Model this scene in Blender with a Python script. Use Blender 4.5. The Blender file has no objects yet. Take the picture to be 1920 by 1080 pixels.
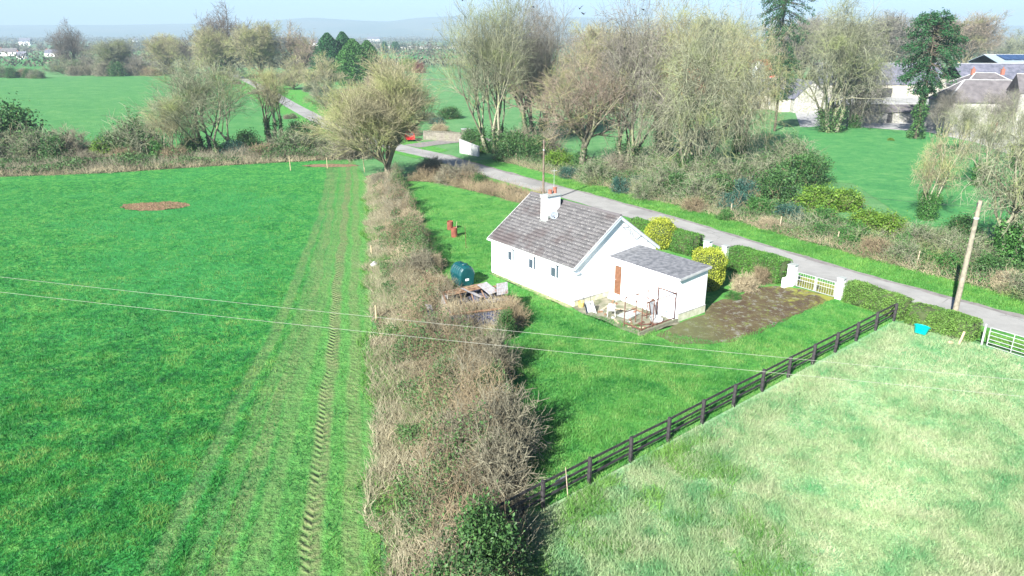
import bpy, bmesh, math, random
import numpy as np
from mathutils import Vector, Matrix

# ------------------------------------------------------------------ camera, world, sun, exposure
SC = bpy.context.scene
COL = SC.collection
F_PX, HZ, CAM_H = 1320.0, 68.0, 17.0
PITCH = math.atan((540 - HZ) / F_PX)
cam_d = bpy.data.cameras.new('camera')
cam_d.sensor_width = 36.0
cam_d.lens = 36.0 * F_PX / 1920.0
cam_d.clip_start = 0.5
cam_d.clip_end = 40000
cam = bpy.data.objects.new('camera', cam_d)
COL.objects.link(cam)
cam.location = (0, 0, CAM_H)
cam.rotation_euler = (math.pi / 2 - PITCH, 0, 0)
SC.camera = cam

SUN_EL = math.radians(32)
SUN_AZ = math.radians(212)          # clockwise from +Y
world = bpy.data.worlds.new('World')
SC.world = world
world.use_nodes = True
wn = world.node_tree
bgn = wn.nodes['Background']
sky = wn.nodes.new('ShaderNodeTexSky')
sky.sky_type = 'NISHITA'
sky.sun_disc = False
sky.sun_elevation = SUN_EL
sky.sun_rotation = SUN_AZ
sky.air_density = 0.55
sky.dust_density = 0.0
sky.ozone_density = 5.0
wn.links.new(sky.outputs[0], bgn.inputs[0])
bgn.inputs[1].default_value = 0.055
sun_d = bpy.data.lights.new('sun', 'SUN')
sun_d.energy = 5.0
sun_d.angle = math.radians(0.5)
sun_d.color = (1.0, 0.965, 0.90)
sun = bpy.data.objects.new('sun', sun_d)
COL.objects.link(sun)
sd = Vector((math.sin(SUN_AZ) * math.cos(SUN_EL), math.cos(SUN_AZ) * math.cos(SUN_EL), math.sin(SUN_EL)))
sun.rotation_euler = sd.to_track_quat('Z', 'Y').to_euler()
sun.location = (-40, -60, 60)
SC.view_settings.view_transform = 'Standard'
SC.view_settings.look = 'None'
SC.view_settings.gamma = 1
SC.view_settings.use_curve_mapping = False
SC.view_settings.exposure = 1.9
SC.cycles.max_bounces = 6
SC.cycles.transparent_max_bounces = 8
SC.cycles.volume_bounces = 0
SC.cycles.use_denoising = True
SC.cycles.denoising_input_passes = 'RGB_ALBEDO_NORMAL'
SC.cycles.denoising_prefilter = 'ACCURATE'
HAZE_DENSITY = 0.00029

rng = np.random.default_rng(7)
random.seed(7)

# ------------------------------------------------------------------ surveying helpers: photo pixel -> metres on the ground
def ray(u, v):
    y = (540 - v) / F_PX
    return ((u - 960) / F_PX, math.cos(PITCH) + y * math.sin(PITCH), -math.sin(PITCH) + y * math.cos(PITCH))
def G(u, v, z=0.0):
    d = ray(u, v); t = (z - CAM_H) / d[2]
    return (d[0] * t, d[1] * t)
def ZT(u, v, Y):
    d = ray(u, v); return CAM_H + d[2] * Y / d[1]

# ------------------------------------------------------------------ tagging
def tag(o, label=None, cat=None, group=None, kind=None):
    if label: o['label'] = label
    if cat: o['category'] = cat
    if group: o['group'] = group
    if kind: o['kind'] = kind
    return o
def thing(name, label, cat, loc=(0, 0, 0), rz=0.0, group=None):
    o = bpy.data.objects.new(name, None)
    o.empty_display_size = 0.3
    COL.objects.link(o)
    o.location = loc; o.rotation_euler = (0, 0, rz)
    return tag(o, label, cat, group)
def link(name, me, parent=None, loc=None, rz=None):
    o = bpy.data.objects.new(name, me)
    COL.objects.link(o)
    if parent: o.parent = parent
    if loc is not None: o.location = loc
    if rz is not None: o.rotation_euler = (0, 0, rz)
    return o
def copy_tree(o, parent=None):
    c = o.copy(); COL.objects.link(c)
    if parent is not None: c.parent = parent
    for ch in list(o.children): copy_tree(ch, c)
    return c

# ------------------------------------------------------------------ materials
class NT:
    def __init__(s, name):
        s.m = bpy.data.materials.new(name); s.m.use_nodes = True
        s.t = s.m.node_tree; s.n = s.t.nodes; s.l = s.t.links
        s.b = s.n['Principled BSDF']; s.out = s.n['Material Output']
        s.b.inputs['Specular IOR Level'].default_value = 0.25
    def put(s, sock, val):
        if hasattr(val, 'is_output') or hasattr(val, 'links'): s.l.new(val, sock)
        elif isinstance(val, (tuple, list)) and len(val) == 3 and sock.type == 'RGBA': sock.default_value = (*val, 1)
        else: sock.default_value = val
    def obj(s):
        if not hasattr(s, '_o'):
            s._o = s.n.new('ShaderNodeTexCoord').outputs['Object']
        return s._o
    def pos(s):
        if not hasattr(s, '_p'):
            g = s.n.new('ShaderNodeNewGeometry'); s._p = g.outputs['Position']
        return s._p
    def math(s, op, a, b=0.0, c=0.0):
        n = s.n.new('ShaderNodeMath'); n.operation = op
        s.put(n.inputs[0], a); s.put(n.inputs[1], b); s.put(n.inputs[2], c)
        return n.outputs[0]
    def noise(s, scale, detail=3, rough=0.55, vec=None, dist=0.0):
        n = s.n.new('ShaderNodeTexNoise')
        n.inputs['Scale'].default_value = scale; n.inputs['Detail'].default_value = detail
        n.inputs['Roughness'].default_value = rough; n.inputs['Distortion'].default_value = dist
        s.l.new(vec or s.obj(), n.inputs['Vector']); return n.outputs[0]
    def vor(s, scale, vec=None, feature='F1', out=0):
        n = s.n.new('ShaderNodeTexVoronoi'); n.feature = feature
        n.inputs['Scale'].default_value = scale
        s.l.new(vec or s.obj(), n.inputs['Vector']); return n.outputs[out]
    def mapv(s, scale, rot=(0, 0, 0), vec=None):
        n = s.n.new('ShaderNodeMapping'); s.l.new(vec or s.obj(), n.inputs[0])
        n.inputs['Scale'].default_value = scale; n.inputs['Rotation'].default_value = rot
        return n.outputs[0]
    def sep(s, vec):
        n = s.n.new('ShaderNodeSeparateXYZ'); s.l.new(vec, n.inputs[0]); return n.outputs
    def ramp(s, fac, stops, interp='LINEAR'):
        n = s.n.new('ShaderNodeValToRGB'); cr = n.color_ramp; cr.interpolation = interp
        while len(cr.elements) < len(stops): cr.elements.new(0.5)
        for e, (p, c) in zip(cr.elements, stops):
            e.position = p; e.color = (*c, 1) if len(c) == 3 else c
        s.l.new(fac, n.inputs[0]); return n.outputs[0]
    def smooth(s, x, a, b):
        n = s.n.new('ShaderNodeMapRange'); n.interpolation_type = 'SMOOTHSTEP'
        s.put(n.inputs[0], x); n.inputs[1].default_value = a; n.inputs[2].default_value = b
        return n.outputs[0]
    def mix(s, f, a, b, blend='MIX'):
        n = s.n.new('ShaderNodeMix'); n.data_type = 'RGBA'; n.blend_type = blend
        s.put(n.inputs[0], f); s.put(n.inputs[6], a); s.put(n.inputs[7], b)
        return n.outputs[2]
    def attr(s, name):
        n = s.n.new('ShaderNodeAttribute'); n.attribute_name = name; return n.outputs['Fac']
    def bump(s, h, strength=0.5, dist=0.02):
        n = s.n.new('ShaderNodeBump'); n.inputs['Strength'].default_value = strength
        n.inputs['Distance'].default_value = dist; s.l.new(h, n.inputs['Height'])
        s.l.new(n.outputs[0], s.b.inputs['Normal']); return n.outputs[0]
    def done(s, col=None, rough=0.8, metal=0.0):
        if col is not None: s.put(s.b.inputs['Base Color'], col)
        s.put(s.b.inputs['Roughness'], rough); s.b.inputs['Metallic'].default_value = metal
        return s.m

def basic(name, c1, c2=None, scale=4.0, rough=0.7, metal=0.0, bump=0.0, bscale=40.0, detail=5, lo=0.35, hi=0.65, bdist=0.01):
    t = NT(name)
    if c2 is None: c2 = tuple(min(1, x * 1.25) for x in c1)
    col = t.ramp(t.noise(scale, detail), [(lo, c1), (hi, c2)])
    if bump: t.bump(t.noise(bscale, 4), bump, bdist)
    return t.done(col, rough, metal)

def leafmat(name, dark, light, trans=0.35, mid=None, scale=0.8):
    t = NT(name)
    a = t.attr('tint')
    n = t.noise(scale, 3)
    f = t.math('ADD', t.math('MULTIPLY', a, 0.65), t.math('MULTIPLY', n, 0.45))
    stops = [(0.2, dark), (0.85, light)] if mid is None else [(0.2, dark), (0.55, mid), (0.88, light)]
    col = t.ramp(f, stops)
    t.done(col, 0.55)
    t.b.inputs['Specular IOR Level'].default_value = 0.3
    tr = t.n.new('ShaderNodeBsdfTranslucent'); t.l.new(col, tr.inputs[0])
    mx = t.n.new('ShaderNodeMixShader'); mx.inputs[0].default_value = trans
    t.l.new(t.b.outputs[0], mx.inputs[1]); t.l.new(tr.outputs[0], mx.inputs[2])
    t.l.new(mx.outputs[0], t.out.inputs[0])
    return t.m
def barkmat(name, dark, light, moss=None, scale=1.5, mossamt=0.5):
    t = NT(name)
    a = t.attr('tint')
    f = t.math('ADD', t.math('MULTIPLY', a, 0.5), t.math('MULTIPLY', t.noise(scale, 5, 0.7), 0.6))
    col = t.ramp(f, [(0.25, dark), (0.8, light)])
    if moss:
        col = t.mix(t.smooth(t.noise(scale * 0.6, 4, 0.7), 0.62 - mossamt * 0.3, 0.75 - mossamt * 0.25), col, moss)
    return t.done(col, 0.9)

# ------------------------------------------------------------------ mesh building
def npmesh(name, V, F, mat, tint=None, smooth=False):
    """V (n,3); F (m,k) with one k, or list of such arrays; tint per vertex"""
    V = np.asarray(V, np.float32)
    Fs = F if isinstance(F, list) else [F]
    Fs = [np.asarray(f, np.int32) for f in Fs if len(f)]
    me = bpy.data.meshes.new(name)
    me.vertices.add(len(V)); me.vertices.foreach_set('co', V.ravel())
    loops = np.concatenate([f.ravel() for f in Fs])
    sizes = np.concatenate([np.full(len(f), f.shape[1], np.int32) for f in Fs])
    starts = np.concatenate([[0], np.cumsum(sizes)[:-1]]).astype(np.int32)
    me.loops.add(len(loops)); me.loops.foreach_set('vertex_index', loops)
    me.polygons.add(len(sizes)); me.polygons.foreach_set('loop_start', starts)
    try: me.polygons.foreach_set('loop_total', sizes)
    except Exception: pass
    if smooth: me.polygons.foreach_set('use_smooth', np.ones(len(sizes), bool))
    me.update(calc_edges=True)
    if tint is not None:
        a = me.attributes.new('tint', 'FLOAT', 'POINT'); a.data.foreach_set('value', np.asarray(tint, np.float32))
    if mat: me.materials.append(mat)
    return me
def norm(a):
    return a / np.maximum(np.linalg.norm(a, axis=-1, keepdims=True), 1e-9)
def tube_geo(pts, rad, sides=3):
    """pts (N,S,3) polylines, rad (N,S) -> V,F"""
    N, S, _ = pts.shape
    d = np.empty_like(pts); d[:, 1:-1] = pts[:, 2:] - pts[:, :-2]; d[:, 0] = pts[:, 1] - pts[:, 0]; d[:, -1] = pts[:, -1] - pts[:, -2]
    d = norm(d)
    ref = np.where(np.abs(d[..., 2:3]) > 0.9, np.array([1.0, 0, 0]), np.array([0, 0, 1.0]))
    ref = np.broadcast_to(ref[:, :1], d.shape)
    u = norm(np.cross(d, ref)); w = np.cross(d, u)
    ang = np.arange(sides) * 2 * np.pi / sides
    ring = u[:, :, None] * np.cos(ang)[None, None, :, None] + w[:, :, None] * np.sin(ang)[None, None, :, None]
    V = (pts[:, :, None] + ring * rad[:, :, None, None]).reshape(-1, 3)
    base = (np.arange(N) * S * sides)[:, None, None] + (np.arange(S - 1) * sides)[None, :, None]
    k = np.arange(sides)[None, None]; k2 = (np.arange(sides)[None, None] + 1) % sides
    Fq = np.stack([base + k, base + k2, base + sides + k2, base + sides + k], -1).reshape(-1, 4)
    return V, Fq
def grow(P, D, L, R0, R1, n, wob, up, r=rng):
    N = len(P); pts = [P]; d = norm(D); cur = P
    for i in range(n):
        d = norm(d + wob * r.normal(size=(N, 3)) + np.array([0, 0, up]))
        cur = cur + d * (L / n)[:, None]; pts.append(cur)
    pts = np.stack(pts, 1)
    t = np.linspace(0, 1, n + 1)[None]
    return pts, R0[:, None] * (1 - t) + R1[:, None] * t
def spawn(pts, rad, k, t0, t1, a0, a1, r=rng, upk=0.0):
    """k children per polyline -> P, D, parent radius, t, parent index"""
    N, S, _ = pts.shape
    pi = np.repeat(np.arange(N), k)
    t = (t0 + (t1 - t0) * ((np.tile(np.arange(k), N) + r.random(N * k)) / k)) * (S - 1)
    i = np.clip(t.astype(int), 0, S - 2); f = (t - i)[:, None]
    P = pts[pi, i] * (1 - f) + pts[pi, i + 1] * f
    pd = norm(pts[pi, i + 1] - pts[pi, i])
    R = rad[pi, i] * (1 - f[:, 0]) + rad[pi, i + 1] * f[:, 0]
    q = norm(np.cross(pd, r.normal(size=(N * k, 3))))
    a = np.radians(a0 + (a1 - a0) * r.random(N * k))[:, None]
    D = norm(pd * np.cos(a) + q * np.sin(a) + np.array([0, 0, upk]))
    return P, D, R, t / (S - 1), pi
def merge(parts):
    Vs, Fs, Ts, off = [], {}, [], 0
    for V, F, T in parts:
        Vs.append(V)
        F = np.asarray(F); Fs.setdefault(F.shape[1], []).append(F + off)
        Ts.append(np.broadcast_to(np.asarray(T, float), (len(V),)) if T is not None else np.full(len(V), .5)); off += len(V)
    return np.concatenate(Vs), [np.concatenate(v) for v in Fs.values()], np.concatenate(Ts)
def cards(P, size, r=rng, flat=0.0, aspect=0.55):
    """little folded-leaf quads at P"""
    n = len(P)
    a = norm(r.normal(size=(n, 3)) * np.array([1, 1, 1 - flat])); b = norm(np.cross(a, r.normal(size=(n, 3))))
    s = (size * (0.6 + 0.8 * r.random(n)))[:, None]
    V = np.stack([P - a * s * .5, P + b * s * aspect * .5, P + a * s * .5, P - b * s * aspect * .5], 1).reshape(-1, 3)
    F = np.arange(n * 4).reshape(n, 4)
    T = np.repeat(r.random(n), 4)
    return V, F, T
def blades(P, h, w, r=rng, lean=0.45):
    n = len(P)
    az = r.random(n) * 2 * np.pi
    side = np.stack([np.cos(az), np.sin(az), np.zeros(n)], 1) * (w * (0.6 + .8 * r.random(n)))[:, None] * .5
    tip = P + np.stack([lean * r.normal(size=n), lean * r.normal(size=n), np.ones(n)], 1) * (h * (0.5 + r.random(n)))[:, None]
    V = np.stack([P - side, P + side, tip], 1).reshape(-1, 3)
    return V, np.arange(n * 3).reshape(n, 3), np.repeat(r.random(n), 3)

# box-type builder
class MB:
    def __init__(s): s.bm = bmesh.new()
    def box(s, c, size, rot=None, bev=0.0):
        r = bmesh.ops.create_cube(s.bm, size=1)
        M = Matrix.Translation(c) @ (rot.to_4x4() if rot is not None else Matrix.Identity(4)) @ Matrix.Diagonal((*size, 1))
        bmesh.ops.transform(s.bm, matrix=M, verts=r['verts'])
        if bev:
            es = list({e for v in r['verts'] for e in v.link_edges})
            bmesh.ops.bevel(s.bm, geom=es, offset=bev, segments=1, affect='EDGES')
        return s
    def bar(s, a, b, r1, r2=None, sides=8, caps=True):
        a, b = Vector(a), Vector(b); d = b - a
        r = bmesh.ops.create_cone(s.bm, cap_ends=caps, segments=sides, radius1=r1, radius2=r1 if r2 is None else r2, depth=d.length)
        M = Matrix.Translation((a + b) / 2) @ d.to_track_quat('Z', 'Y').to_matrix().to_4x4()
        bmesh.ops.transform(s.bm, matrix=M, verts=r['verts']); return s
    def beam(s, a, b, w, h, up=(0, 0, 1)):
        a, b = Vector(a), Vector(b); d = b - a; x = d.normalized(); y = Vector(up).cross(x).normalized(); z = x.cross(y)
        R = Matrix((x, y, z)).transposed()
        return s.box((a + b) / 2, (d.length, w, h), R)
    def poly(s, pts, faces):
        vs = [s.bm.verts.new(p) for p in pts]
        for f in faces: s.bm.faces.new([vs[i] for i in f])
        return s
    def prism(s, prof, a, b):
        """prof list of 3D-func: extrude profile points between offset a and b (callable)"""
        A = [s.bm.verts.new(a(p)) for p in prof]; B = [s.bm.verts.new(b(p)) for p in prof]
        n = len(prof)
        for i in range(n): s.bm.faces.new((A[i], A[(i + 1) % n], B[(i + 1) % n], B[i]))
        s.bm.faces.new(A[::-1]); s.bm.faces.new(B); return s
    def lathe(s, prof, seg=20, c=(0, 0, 0), sx=1, sy=1):
        rings = []
        for r_, z in prof:
            rings.append([s.bm.verts.new((c[0] + sx * r_ * math.cos(2 * math.pi * k / seg), c[1] + sy * r_ * math.sin(2 * math.pi * k / seg), c[2] + z)) for k in range(seg)])
        for i in range(len(rings) - 1):
            for k in range(seg):
                s.bm.faces.new((rings[i][k], rings[i][(k + 1) % seg], rings[i + 1][(k + 1) % seg], rings[i + 1][k]))
        return s
    def mesh(s, name, mat, smooth=False):
        bmesh.ops.recalc_face_normals(s.bm, faces=s.bm.faces)
        me = bpy.data.meshes.new(name); s.bm.to_mesh(me); s.bm.free()
        if mat: me.materials.append(mat)
        if smooth:
            me.polygons.foreach_set('use_smooth', [True] * len(me.polygons))
        return me
    def obj(s, name, mat, parent=None, smooth=False, loc=None, rz=None):
        return link(name, s.mesh(name, mat, smooth), parent, loc, rz)

def sheet(name, pts, z, mat, parent=None):
    bm = bmesh.new(); vs = [bm.verts.new((x, y, z)) for x, y in pts]
    f = bm.faces.new(vs)
    bmesh.ops.triangulate(bm, faces=[f], ngon_method='EAR_CLIP')
    for f in bm.faces:
        f.normal_update()
        if f.normal.z < 0: f.normal_flip()
    me = bpy.data.meshes.new(name); bm.to_mesh(me); bm.free(); me.materials.append(mat)
    o = link(name, me, parent); o['kind'] = 'structure'
    return o
def ribbon(name, line, width, z, mat, edge=0.0):
    L = np.array(line, float)
    # resample smoothly
    seg = np.r_[0, np.cumsum(np.linalg.norm(np.diff(L, axis=0), axis=1))]
    s = np.arange(0, seg[-1], 1.2)
    X = np.stack([np.interp(s, seg, L[:, 0]), np.interp(s, seg, L[:, 1])], 1)
    for _ in range(12): X[1:-1] = (X[:-2] + X[1:-1] * 2 + X[2:]) / 4
    d = np.gradient(X, axis=0); d = norm(d); nrm = np.stack([-d[:, 1], d[:, 0]], 1)
    w = (width if np.isscalar(width) else np.interp(s, seg, width)) / 2
    w = np.broadcast_to(w, (len(X),))
    jl = 1 + edge * rng.normal(size=len(X)); jr = 1 + edge * rng.normal(size=len(X))
    A = X + nrm * (w * jl)[:, None]; B = X - nrm * (w * jr)[:, None]
    V = np.concatenate([np.c_[A, np.full(len(A), z)], np.c_[B, np.full(len(B), z)]])
    n = len(X); i = np.arange(n - 1)
    Fq = np.stack([i, i + n, i + n + 1, i + 1], 1)
    o = link(name, npmesh(name, V, Fq, mat)); o['kind'] = 'structure'
    return o
def in_poly(P, poly):
    x, y = P[:, 0], P[:, 1]; c = np.zeros(len(P), bool); n = len(poly)
    for i in range(n):
        x1, y1 = poly[i]; x2, y2 = poly[(i + 1) % n]
        m = ((y1 > y) != (y2 > y)) & (x < (x2 - x1) * (y - y1) / (y2 - y1 + 1e-12) + x1)
        c ^= m
    return c
def scatter(poly, n, r=rng, bias=None):
    p = np.array(poly); lo, hi = p.min(0), p.max(0); out = []
    tot = 0
    while tot < n:
        q = lo + (hi - lo) * r.random((n * 2, 2)); q = q[in_poly(q, poly)]
        if bias is not None: q = q[r.random(len(q)) < bias(q)]
        out.append(q); tot += len(q)
    q = np.concatenate(out)[:n]
    return q
def vnoise(P, s, seed=0):
    """cheap smooth 2D value noise in numpy"""
    r = np.random.default_rng(seed); T = r.random((64, 64))
    q = P[:, :2] / s; i = np.floor(q).astype(int); f = q - i; f = f * f * (3 - 2 * f)
    g = lambda a, b: T[(i[:, 0] + a) % 64, (i[:, 1] + b) % 64]
    return (g(0, 0) * (1 - f[:, 0]) + g(1, 0) * f[:, 0]) * (1 - f[:, 1]) + (g(0, 1) * (1 - f[:, 0]) + g(1, 1) * f[:, 0]) * f[:, 1]

# ------------------------------------------------------------------ material library
M = {}
def tracks_mask(t, x, y):
    """wheel tracks run up the field beside the hedge"""
    res = None; res2 = None
    wav = t.math('MULTIPLY', t.math('SUBTRACT', t.noise(0.12, 3), 0.5), 1.3)
    for a, b, c, w, k in TRACKS:
        cx = t.math('ADD', t.math('ADD', t.math('MULTIPLY', y, b), t.math('MULTIPLY', t.math('MULTIPLY', y, y), c)), a)
        d = t.math('ABSOLUTE', t.math('ADD', t.math('SUBTRACT', x, cx), wav))
        m = t.math('MULTIPLY', t.math('SUBTRACT', 1.0, t.smooth(d, w * .45, w * 1.1)), k)
        lg = t.math('MULTIPLY', t.math('MULTIPLY', m, 1.0 if k == 1.0 else .4), t.math('SINE', t.math('ADD', t.math('MULTIPLY', y, 15.0), t.math('MULTIPLY', d, -13.0))))
        res = m if res is None else t.math('MAXIMUM', res, m)
        res2 = lg if res2 is None else t.math('ADD', res2, lg)
    return res, res2
TRACKS = [(-3.0, -0.2, 0, 0.46, 1.0), (-1.45, -0.207, 0, 0.42, .68), (-4.6, -0.2, 0, 0.38, .45),
          (-10.3, -0.075, -.0008, 0.44, .6), (-7.6, -0.1, -.0008, 0.44, .7), (-5.9, -0.14, -.0004, 0.38, .45),
          (-0.9, -0.2, 0, 0.3, .3), (-8.8, -0.085, -.0008, 0.4, .5)]

def field_left():
    t = NT('pasture_grass')
    P = t.pos(); x, y, _ = t.sep(P)
    big = t.noise(0.05, 4, 0.6, P); mid = t.noise(0.55, 5, 0.7, P); fine = t.noise(7, 5, 0.8, P)
    cl = t.noise(2.2, 4, 0.7, P)
    col = t.ramp(t.math('ADD', t.math('MULTIPLY', mid, .45), t.math('MULTIPLY', cl, .55)),
                 [(.32, (.004, .075, .020)), (.49, (.022, .190, .030)), (.62, (.095, .28, .055))])
    col = t.mix(t.math('MULTIPLY', t.smooth(big, .45, .62), .6), col, (.026, .215, .05))
    col = t.mix(t.math('MULTIPLY', t.smooth(fine, .58, .75), .55), col, (.11, .24, .08))
    worn = t.smooth(t.math('ADD', x, t.math('MULTIPLY', y, .17)), -9.5, -3.0)
    col = t.mix(t.math('MULTIPLY', worn, .6), col, (.115, .265, .062))
    tr, lugs = tracks_mask(t, x, y)
    # tyre lugs: chevrons across the wheel line
    lug = t.math('MULTIPLY', lugs, t.smooth(t.noise(.7, 4, .7, P), .36, .62))
    soil = t.mix(t.smooth(lug, -.5, .5), (.115, .12, .055), (.215, .19, .105))
    brk = t.smooth(t.math('ADD', t.math('MULTIPLY', mid, .6), t.math('MULTIPLY', fine, .5)), .36, .66)
    amt = t.math('MULTIPLY', tr, t.math('ADD', t.math('MULTIPLY', brk, .75), .25))
    col = t.mix(t.math('MULTIPLY', amt, .72), col, soil)
    h = t.math('ADD', t.math('MULTIPLY', fine, .35), t.math('ADD', cl, t.math('MULTIPLY', t.math('MULTIPLY', lug, tr), .25)))
    t.bump(h, 1.0, .22)
    return t.done(col, .9)
def lawn_mat(name, a, b, c, yel, sc=1.0):
    t = NT(name); P = t.pos()
    mid = t.noise(.7 * sc, 5, .7, P); cl = t.noise(2.6 * sc, 5, .75, P); fine = t.noise(9, 4, .8, P)
    col = t.ramp(t.math('ADD', t.math('MULTIPLY', mid, .5), t.math('MULTIPLY', cl, .5)), [(.36, a), (.5, b), (.66, c)])
    col = t.mix(t.math('MULTIPLY', t.smooth(fine, .55, .75), .5), col, yel)
    t.bump(t.math('ADD', cl, t.math('MULTIPLY', fine, .4)), 1.0, .18)
    return t.done(col, .9)
def paddock_mat():
    t = NT('rough_paddock_grass'); P = t.pos(); x, y, _ = t.sep(P)
    v = t.mapv((1, 1, 1), (0, 0, .5), P)
    mid = t.noise(.28, 5, .7, P); cl = t.noise(1.3, 5, .75, P, .6); fine = t.noise(8, 4, .8, P)
    col = t.ramp(t.math('ADD', t.math('MULTIPLY', mid, .5), t.math('MULTIPLY', cl, .5)),
                 [(.34, (.07, .27, .10)), (.46, (.21, .38, .19)), (.54, (.31, .41, .22)), (.66, (.40, .43, .27))])
    # lush corner by the gate
    lush = t.math('SUBTRACT', 1.0, t.smooth(t.math('SUBTRACT', t.math('ADD', t.math('MULTIPLY', x, -.45), 46.0), y), -1.0, 8.0))
    col = t.mix(t.math('MULTIPLY', lush, t.smooth(cl, .35, .6)), col, (.10, .30, .12))
    # trodden path beside the fence
    d = t.math('ADD', t.math('MULTIPLY', t.math('SUBTRACT', x, 1.18), .633), t.math('MULTIPLY', t.math('SUBTRACT', y, 22.45), -.774))
    path = t.math('MULTIPLY', t.smooth(d, .1, .7), t.math('SUBTRACT', 1.0, t.smooth(d, 1.4, 2.8)))
    col = t.mix(t.math('MULTIPLY', path, .6), col, t.ramp(cl, [(.35, (.22, .25, .12)), (.65, (.36, .35, .22))]))
    # coarse dark tussocks toward the hedge
    tus = t.math('SUBTRACT', 1.0, t.smooth(t.math('ADD', x, t.math('MULTIPLY', y, .1)), 3.5, 9.0))
    col = t.mix(t.math('MULTIPLY', t.math('MULTIPLY', tus, .55), t.smooth(cl, .48, .62)), col, (.08, .27, .10))
    col = t.mix(t.math('MULTIPLY', t.smooth(fine, .5, .75), .3), col, (.42, .40, .27))
    t.bump(t.math('ADD', cl, t.math('MULTIPLY', fine, .4)), 1.0, .18)
    return t.done(col, .92)
def far_land():
    t = NT('far_farmland'); P = t.pos()
    v = t.mapv((1 / 260., 1 / 330., 1), (0, 0, .4), P)
    c = t.n.new('ShaderNodeTexVoronoi'); c.inputs['Scale'].default_value = 1; t.l.new(v, c.inputs['Vector'])
    rnd = t.sep(c.outputs['Color'])[0]
    col = t.ramp(rnd, [(0, (.05, .15, .055)), (.3, (.10, .22, .08)), (.5, (.16, .18, .10)), (.62, (.06, .17, .06)), (.8, (.20, .20, .13)), (.9, (.08, .20, .07))], 'CONSTANT')
    e = t.n.new('ShaderNodeTexVoronoi'); e.feature = 'DISTANCE_TO_EDGE'; e.inputs['Scale'].default_value = 1; t.l.new(v, e.inputs['Vector'])
    col = t.mix(t.math('SUBTRACT', 1.0, t.smooth(e.outputs[0], .012, .035)), col, (.05, .055, .03))
    # woodland patches
    wd = t.smooth(t.noise(.0016, 4, .6, P), .56, .60)
    x, y, _ = t.sep(P)
    wd = t.math('MULTIPLY', wd, t.smooth(y, 900., 1200.))
    col = t.mix(wd, col, (.05, .055, .035))
    col = t.mix(.25, col, t.ramp(t.noise(.05, 5, .7, P), [(.3, (.04, .12, .04)), (.7, (.16, .24, .10))]))
    return t.done(col, .95)
def asphalt():
    t = NT('road_asphalt'); P = t.pos()
    col = t.ramp(t.noise(.5, 5, .7, P), [(.3, (.22, .22, .212)), (.7, (.30, .298, .285))])
    col = t.mix(t.math('MULTIPLY', t.smooth(t.noise(25, 3, .8, P), .5, .8), .4), col, (.36, .35, .34))
    pt = t.smooth(t.noise(.16, 2, .4, P), .56, .60); col = t.mix(t.math('MULTIPLY', pt, .35), col, (.15, .145, .145))
    cr = t.vor(.35, P, 'DISTANCE_TO_EDGE'); cm = t.math('MULTIPLY', t.math('SUBTRACT', 1.0, t.smooth(cr, .0, .02)), t.smooth(t.noise(.3, 3, .6, P), .48, .6)); col = t.mix(t.math('MULTIPLY', cm, .5), col, (.09, .09, .085))
    t.bump(t.noise(60, 3), .3, .01)
    return t.done(col, .85)
def drive():
    t = NT('mossy_driveway_tarmac'); P = t.pos(); x, y, _ = t.sep(P)
    n1 = t.noise(.9, 6, .75, P, .8); n2 = t.noise(5, 5, .8, P)
    col = t.ramp(t.math('ADD', t.math('MULTIPLY', n1, .6), t.math('MULTIPLY', n2, .4)),
                 [(.36, (.05, .032, .022)), (.48, (.075, .052, .028)), (.56, (.10, .085, .04)), (.68, (.17, .155, .10))])
    col = t.mix(t.math('MULTIPLY', t.smooth(t.noise(1.8, 6, .8, P), .54, .60), .8), col, (.20, .20, .17))
    col = t.mix(t.math('MULTIPLY', t.smooth(t.noise(2.6, 6, .8, t.mapv((1, 1, 1), (0, 0, 1), P)), .56, .61), .8), col, (.13, .16, .03))
    m = t.smooth(t.math('ADD', n1, t.math('MULTIPLY', t.math('SUBTRACT', x, 18.), .05)), .55, .72)
    col = t.mix(m, col, (.20, .21, .035))
    near = t.math('SUBTRACT', 1.0, t.smooth(t.math('ADD', x, t.math('MULTIPLY', n1, 3.)), 12.5, 15.5))
    col = t.mix(t.math('MULTIPLY', near, .5), col, (.10, .13, .05))
    t.bump(n2, .5, .03)
    return t.done(col, .92)
def render_white(name='white_render', stain=(.62, .63, .55)):
    t = NT(name)
    n = t.noise(1.2, 5, .7)
    col = t.ramp(n, [(.3, (.76, .77, .75)), (.6, (.84, .85, .85))])
    st = t.mapv((3, 3, .25))
    col = t.mix(t.math('MULTIPLY', t.smooth(t.noise(1.4, 5, .7, st), .55, .8), .35), col, stain)
    t.bump(t.noise(90, 3), .25, .004)
    return t.done(col, .85)
def tile_mat():
    t = NT('weathered_roof_tile')
    a = t.attr('tint')
    col = t.ramp(a, [(0, (.092, .090, .093)), (.5, (.112, .109, .112)), (1, (.136, .132, .135))])
    lich = t.smooth(t.noise(9, 4, .8), .585, .625)
    col = t.mix(t.math('MULTIPLY', lich, .75), col, (.44, .43, .41))
    dk = t.math('MULTIPLY', t.smooth(t.noise(.45, 4, .6), .48, .66), .7)
    col = t.mix(dk, col, (.080, .062, .062))
    return t.done(col, .85)
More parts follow.
